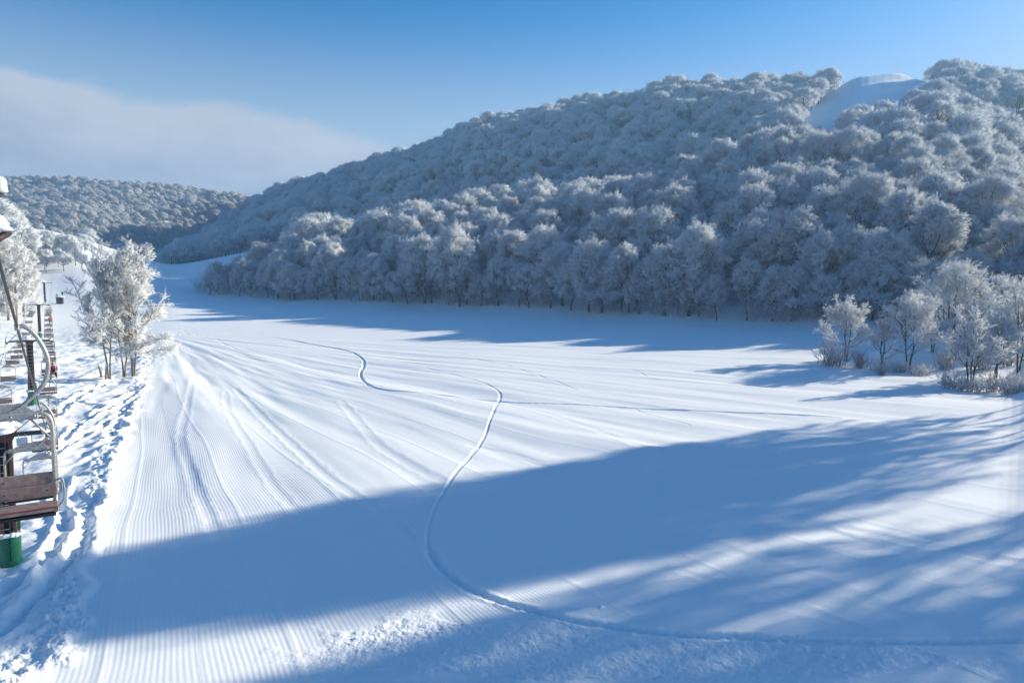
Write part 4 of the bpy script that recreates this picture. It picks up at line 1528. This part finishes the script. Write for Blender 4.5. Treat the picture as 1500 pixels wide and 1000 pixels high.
# ------------------------------------------------------------------ people on the lift
def make_rider(jacket, loc, label, lean=0.0):
    """seated skier facing the camera side (-Y in the chair's own axes)"""
    t = empty('person', loc, LRZ, label, 'person')
    J = {'pelvis': (0, 0, 0), 'waist': (0, .04, .17), 'chest': (lean, .05, .38), 'neck': (lean, .02, .53), 'headlo': (lean, -.01, .62), 'headhi': (lean, -.01, .78),
         'hipl': (-.10, -.02, .0), 'kneel': (-.15, -.44, .05), 'anklel': (-.17, -.48, -.38), 'toel': (-.17, -.66, -.43),
         'hipr': (.10, -.02, .0), 'kneer': (.17, -.44, .05), 'ankler': (.22, -.48, -.36), 'toer': (.24, -.66, -.40),
         'shl': (lean - .20, .05, .46), 'ell': (-.27, -.08, .22), 'wrl': (-.16, -.30, .14), 'hal': (-.13, -.37, .13),
         'shr': (lean + .20, .05, .46), 'elr': (.27, -.08, .22), 'wrr': (.16, -.30, .14), 'har': (.13, -.37, .13)}
    E = [('pelvis', 'waist'), ('waist', 'chest'), ('chest', 'neck'), ('neck', 'headlo'), ('headlo', 'headhi'),
         ('pelvis', 'hipl'), ('hipl', 'kneel'), ('kneel', 'anklel'), ('anklel', 'toel'), ('pelvis', 'hipr'), ('hipr', 'kneer'), ('kneer', 'ankler'), ('ankler', 'toer'),
         ('chest', 'shl'), ('shl', 'ell'), ('ell', 'wrl'), ('wrl', 'hal'), ('chest', 'shr'), ('shr', 'elr'), ('elr', 'wrr'), ('wrr', 'har')]
    RD = {'pelvis': .155, 'waist': .15, 'chest': .17, 'neck': .065, 'headlo': .085, 'headhi': .095, 'hipl': .105, 'hipr': .105, 'kneel': .08, 'kneer': .08, 'anklel': .065, 'ankler': .065,
          'toel': .055, 'toer': .055, 'shl': .09, 'shr': .09, 'ell': .062, 'elr': .062, 'wrl': .045, 'wrr': .045, 'hal': .05, 'har': .05}
    names = list(J)
    def skin(name, sub, grow, mat, parent):
        nm = [k for k in names if k in sub]
        ix = {k: i for i, k in enumerate(nm)}
        me = bpy.data.meshes.new(name)
        me.from_pydata([J[k] for k in nm], [(ix[a], ix[c]) for a, c in E if a in ix and c in ix], [])
        o = bpy.data.objects.new(name, me)
        COL.objects.link(o)
        mo = o.modifiers.new('skin', 'SKIN')
        if not me.skin_vertices:
            me.skin_vertices.new()
        sv = me.skin_vertices[0].data
        for i, k in enumerate(nm):
            sv[i].radius = (RD[k] + grow, RD[k] + grow)
            sv[i].use_root = i == 0
        s = o.modifiers.new('sub', 'SUBSURF'); s.levels = 2; s.render_levels = 2
        dg = bpy.context.evaluated_depsgraph_get()
        nme = bpy.data.meshes.new_from_object(o.evaluated_get(dg))
        nme.name = name
        nme.materials.clear(); nme.materials.append(mat)
        nme.polygons.foreach_set('use_smooth', [True] * len(nme.polygons))
        bpy.data.objects.remove(o)
        return link(bpy.data.objects.new(name, nme), parent)
    skin('body', set(names), 0, M['skin'], t)
    skin('jacket', {'pelvis', 'waist', 'chest', 'neck', 'shl', 'ell', 'wrl', 'shr', 'elr', 'wrr'}, .022, M[jacket], t)
    skin('trousers', {'pelvis', 'hipl', 'kneel', 'anklel', 'hipr', 'kneer', 'ankler'}, .018, M['trousers'], t)
    skin('gloves', {'wrl', 'hal'}, .014, M['helmet'], t)
    skin('gloves', {'wrr', 'har'}, .014, M['helmet'], t)
    for a in ('l', 'r'):
        b = MB()
        k, q = J['ankle' + a], J['toe' + a]
        b.tube([(k[0], k[1], k[2] + .14), (k[0], k[1], k[2]), (k[0], k[1] - .02, k[2] - .07)], [.075, .085, .08], M['helmet'], 10)
        b.tube([(k[0], k[1] + .08, k[2] - .07), (q[0], q[1] + .02, q[2]), (q[0], q[1] - .04, q[2] - .01)], [.065, .062, .04], M['helmet'], 10)
        b.build('ski_boot', t)
    b = MB()
    b.lathe([(.05, .79), (.10, .77), (.122, .71), (.122, .66), (.105, .63)], M['helmet'], 14, (lean, .0, 0.0))
    b.build('helmet', t)
    b = MB()
    b.tube(cat([(lean - .085, -.04, .69), (lean - .05, -.105, .69), (lean + .05, -.105, .69), (lean + .085, -.04, .69)], 3), .034, M['glass'], 8)
    b.build('goggles', t)
    b = MB()
    b.tube([(lean, -.085, .665), (lean, -.112, .64)], [.012, .017], M['skin'], 6)
    b.build('nose', t)
    return t


for who, p in rider_spots.items():
    q = p + XV * (.06 if who == 'red' else .14) + Vector((0, 0, -2.0)) - LV * .1
    make_rider('jacket_' + who, q, 'person in a dark red jacket and dark trousers riding a lift chair uphill' if who == 'red'
               else 'person in an orange jacket sitting on a lift chair far down the line')


# ------------------------------------------------------------------ far buildings, masts and fence
def far_hut():
    x, y, _ = at(446, 340, 405)
    g = gz(x, y)
    zr = zt(325.5, 405)                 # ridge of the roof
    ze = zt(336.5, 398)
    t = empty('mountain_hut', (x, y, g), math.radians(-8), 'snow-roofed mountain hut half hidden by frosted trees at the top of the shaded slope', 'hut')
    b = MB()
    b.box((0, 0, (ze - g) / 2 - .5), (13, 8, ze - g + 1), M['hut_wall'])
    b.build('wall', t)
    b = MB()
    hr, he = zr - g, ze - g
    b.prism([(-7.2, -5, he - .1), (-7.2, 5, he - .1), (-4.6, 0, hr)], (.01, 0, 0), M['snow'])
    vs = [(-7.2, -5, he), (7.2, -5, he), (7.2, 5, he), (-7.2, 5, he), (-4.2, 0, hr), (6.8, 0, hr - .3)]
    vs2 = [(v[0], v[1], v[2] - .55) for v in vs]
    n = len(vs)
    top = [(0, 1, 5, 4), (2, 3, 4, 5), (3, 0, 4), (1, 2, 5)]
    b.add(vs, top, M['snow'])
    b.add(vs2[:4], [(3, 2, 1, 0)], M['hut_wall'])
    b.add(vs[:4] + vs2[:4], [(0, 4, 5, 1), (1, 5, 6, 2), (2, 6, 7, 3), (3, 7, 4, 0)], M['snow'])
    b.build('roof', t)
    for q in (-3, 0, 3):
        b = MB()
        b.box((q, -4.02, (he) * .6), (1.2, .06, 1.1), M['glass'])
        b.build('window', t)
    b = MB()
    b.prism([(-10.5, -3.6, he - 1.2), (-6.55, -3.6, he - .9), (-6.55, -3.6, he - 1.1), (-10.5, -3.6, he - 1.4)], (0, 5, 0), M['hut_wall'])
    b.box((-9.9, -3.0, he / 2 - 1.1), (.25, .25, he - 1.0), M['black'])
    b.box((-9.9, 1.0, he / 2 - 1.1), (.25, .25, he - 1.0), M['black'])
    b.build('porch', t)
    b = MB()
    snowlump(b, (-8.0, -1.2, he - .85), (1.7, 2.2, .35), 2)
    b.build('snow_cap', t)


far_hut()


def lift_station():
    x, y, _ = at(87, 424, 205)
    g = gz(x, y)
    t = empty('lift_hut', (x, y, g), .4, 'tiny dark hut with a white snow roof beside the shaded slope, down the lift line', 'hut')
    b = MB(); b.box((0, 0, .85), (1.7, 1.5, 1.9), M['hut_wall'], bevel=.03); b.build('wall', t)
    b = MB(); b.box((-.45, -.77, .45), (.75, .05, .9), M['hut_red'], bevel=.01); b.build('door', t)
    b = MB(); b.box((.35, -.77, 1.2), (.7, .05, .5), M['glass'], bevel=.01); b.build('window', t)
    b = MB(); b.box((0, 0, 1.86), (2.0, 1.8, .12), M['hut_wall'], bevel=.02); snowlump(b, (0, 0, 1.98), (.98, .9, .26), 3); b.build('roof', t)
    for px, py, h, lab in ((91.2, 425, 2.9, 'small dark green signboard on a post behind the tiny hut'), (83, 425, 2.2, 'small dark marker post left of the tiny hut')):
        q = at(px, py, 209)
        b = MB()
        b.tube([(0, 0, -.3), (0, 0, h)], .07, M['darkgreen'], 6)
        b.box((0, -.08, h - .35), (.55, .05, .8 if h > 2.5 else .4), M['darkgreen'], bevel=.01)
        o = b.build('marker_sign'); o.location = (q[0], q[1], gz(q[0], q[1]))
        tag(o, lab, 'sign')


lift_station()


def far_mast(px, d, h, lab):
    x = ray(px, 400)[0] * d
    t = empty('lift_mast', (x, d, gz(x, d)), .3, lab, 'lift mast', 'masts of the far lift')
    b = MB(); b.tube([(0, 0, -.5), (0, 0, h)], [.28, .2], M['black'], 8); b.build('post', t)
    b = MB(); b.box((0, 0, h), (3.0, .3, .25), M['black'], bevel=.03)
    for s in (-1, 1): b.box((s * 1.4, 0, h + .02), (.2, 1.6, .3), M['brown_dark'], bevel=.03)
    b.build('crossarm', t)
    b = MB(); snowlump(b, (0, 0, h + .2), (1.5, .3, .16), 2); b.build('snow_cap', t)


far_mast(293.5, 392, 5.0, 'middle one of three slim dark lift masts on the crest of the shaded slope')
far_mast(348, 402, 4.2, 'right-hand one of three slim dark lift masts on the crest of the shaded slope')
far_mast(252, 384, 4.6, 'left-hand one of three slim dark lift masts, lowest on the shaded slope')

# snow fence and posts on the summit above the cleared run
x0, y0, _ = at(1240, 98, 540)
x1, y1, _ = at(1262, 98, 536)
t = empty('snow_fence', (x0, y0, gz(x0, y0)), 0, 'low post fence on the skyline at the top of the cleared ski run', 'fence')
b = MB()
for s in (.45, 1.1):
    b.tube([(0, 0, s), ((x1 - x0), (y1 - y0), gz(x1, y1) - gz(x0, y0) + s)], .05, M['brown_dark'], 5)
b.build('rail', t)
for k in range(7):
    f = k / 6
    xx, yy = x0 + (x1 - x0) * f, y0 + (y1 - y0) * f
    b = MB(); b.tube([(0, 0, -.5), (0, 0, 1.6)], .09, M['brown_dark'], 6)
    o = b.build('fence_post', t); o.location = (xx - x0, yy - y0, gz(xx, yy) - gz(x0, y0))
for px, h, lab in ((1219, 3.2, 'small dark post with a panel on the skyline left of the summit fence'), (1236, 2.6, 'short dark post on the skyline just left of the summit fence')):
    x = ray(px, 100)[0] * 541
    b = MB(); b.tube([(0, 0, -.5), (0, 0, h)], .12, M['brown_dark'], 6); b.box((.1, 0, h - .4), (.9, .15, .7), M['brown_dark'], bevel=.02)
    o = b.build('summit_post'); o.location = (x, 541, gz(x, 541)); tag(o, lab, 'post')

# ------------------------------------------------------------------ light and sky
SUN_AZ, SUN_EL = math.radians(62.5), math.radians(19.6)
SUN_DIR = Vector((math.sin(SUN_AZ) * math.cos(SUN_EL), math.cos(SUN_AZ) * math.cos(SUN_EL), math.sin(SUN_EL)))
ld = bpy.data.lights.new('sun', 'SUN')
ld.energy = 5.0
ld.angle = math.radians(.53)
ld.color = (1.0, .89, .69)
lo = link(bpy.data.objects.new('sun', ld))
lo.rotation_euler = SUN_DIR.to_track_quat('Z', 'Y').to_euler()

w = bpy.data.worlds.new('World')
SC.world = w
w.use_nodes = True
nt = w.node_tree
N, L = nt.nodes, nt.links
bg = N['Background']
bg.inputs['Strength'].default_value = .103
sky = N.new('ShaderNodeTexSky')
sky.sky_type = 'NISHITA'
sky.sun_disc = False
sky.sun_elevation = SUN_EL
sky.sun_rotation = SUN_AZ
sky.altitude = 900
sky.air_density = 1.0
sky.dust_density = .9
sky.ozone_density = 3.2
tc = N.new('ShaderNodeTexCoord')


def wm(op, a, b=None, c=None):
    n = N.new('ShaderNodeMath'); n.operation = op
    for i, v in enumerate((a, b, c)):
        if v is None: continue
        if isinstance(v, (int, float)): n.inputs[i].default_value = v
        else: L.new(v, n.inputs[i])
    return n.outputs[0]


def wss(lo_, hi_, v):
    n = N.new('ShaderNodeMapRange'); n.interpolation_type = 'SMOOTHSTEP'
    for k, q in (('From Min', lo_), ('From Max', hi_), ('Value', v)):
        if isinstance(q, (int, float)): n.inputs[k].default_value = q
        else: L.new(q, n.inputs[k])
    return n.outputs[0]


sx = N.new('ShaderNodeSeparateXYZ'); L.new(tc.outputs['Generated'], sx.inputs[0])
hor = wm('SQRT', wm('ADD', wm('MULTIPLY', sx.outputs['X'], sx.outputs['X']), wm('MULTIPLY', sx.outputs['Y'], sx.outputs['Y'])))
el = wm('DIVIDE', sx.outputs['Z'], hor)
az = wm('ARCTAN2', sx.outputs['X'], sx.outputs['Y'])
nz = N.new('ShaderNodeTexNoise'); nz.inputs['Scale'].default_value = 7; nz.inputs['Detail'].default_value = 7; nz.inputs['Roughness'].default_value = .62
mp = N.new('ShaderNodeMapping'); mp.inputs['Scale'].default_value = (1, 1, 2.2)
L.new(tc.outputs['Generated'], mp.inputs[0]); L.new(mp.outputs[0], nz.inputs['Vector'])
# top of the cloud bank: sinks towards the right
top = wm('ADD', wm('MULTIPLY', az, -.085), .212)
top = wm('SUBTRACT', top, wm('MULTIPLY', wss(-.25, .12, az), .10))
d = wm('SUBTRACT', wm('ADD', top, wm('MULTIPLY', wm('SUBTRACT', nz.outputs['Fac'], .5), .075)), el)
mask = wm('MULTIPLY', wss(-.003, .020, d), wss(.16, -.30, az))
mask = wm('MULTIPLY', mask, wss(-2.2, -1.6, az))
core = wss(.0, .16, d)
low = wss(.20, .08, el)
mx = N.new('ShaderNodeMix'); mx.data_type = 'RGBA'
mx.inputs['A'].default_value = (.52, .56, .64, 1); mx.inputs['B'].default_value = (.31, .36, .455, 1)
shade = wm('ADD', wm('MULTIPLY', core, .75), wm('MULTIPLY', wm('SUBTRACT', nz.outputs['Fac'], .5), 1.3))
L.new(shade, mx.inputs['Factor'])
vm = N.new('ShaderNodeVectorMath'); vm.operation = 'SCALE'; vm.inputs['Scale'].default_value = 5.0
L.new(mx.outputs['Result'], vm.inputs[0])
mix = N.new('ShaderNodeMix'); mix.data_type = 'RGBA'
L.new(mask, mix.inputs['Factor']); hs = N.new('ShaderNodeHueSaturation'); hs.inputs['Saturation'].default_value = 1.42; hs.inputs['Value'].default_value = .76
L.new(sky.outputs[0], hs.inputs['Color']); mist = N.new('ShaderNodeMix'); mist.data_type = 'RGBA'
mist.inputs['B'].default_value = (2.25, 2.75, 3.25, 1)
L.new(wm('MULTIPLY', wss(.42, .13, el), .92), mist.inputs['Factor'])
L.new(hs.outputs[0], mist.inputs['A']); L.new(mist.outputs['Result'], mix.inputs['A']); L.new(vm.outputs[0], mix.inputs['B'])
L.new(mix.outputs['Result'], bg.inputs['Color'])

# ------------------------------------------------------------------ the air
hb = MB()
hm = bpy.data.materials.new('thin_haze')
hm.use_nodes = True
hn = hm.node_tree
for q in list(hn.nodes):
    if q.type == 'BSDF_PRINCIPLED': hn.nodes.remove(q)
pv = hn.nodes.new('ShaderNodeVolumePrincipled')
pv.inputs['Color'].default_value = (.36, .66, 1.0, 1)
pv.inputs['Density'].default_value = .0003
pv.inputs['Anisotropy'].default_value = .2
hn.links.new(pv.outputs[0], hn.nodes['Material Output'].inputs['Volume'])
zmin = float(ZT.min()) - 14
hb.box((0, 0, (zmin + 245) / 2), (3500, 3500, 245 - zmin), hm)
tag(hb.build('haze'), 'thin blue winter haze in the valley air', None, None, 'stuff')

SC.view_settings.view_transform = 'Standard'
SC.view_settings.look = 'None'
SC.view_settings.exposure = .97
SC.view_settings.gamma = 1
SC.render.engine = 'CYCLES'
SC.cycles.max_bounces = 8
SC.cycles.diffuse_bounces = 6
SC.cycles.volume_bounces = 1
SC.cycles.transmission_bounces = 2
SC.cycles.transparent_max_bounces = 4
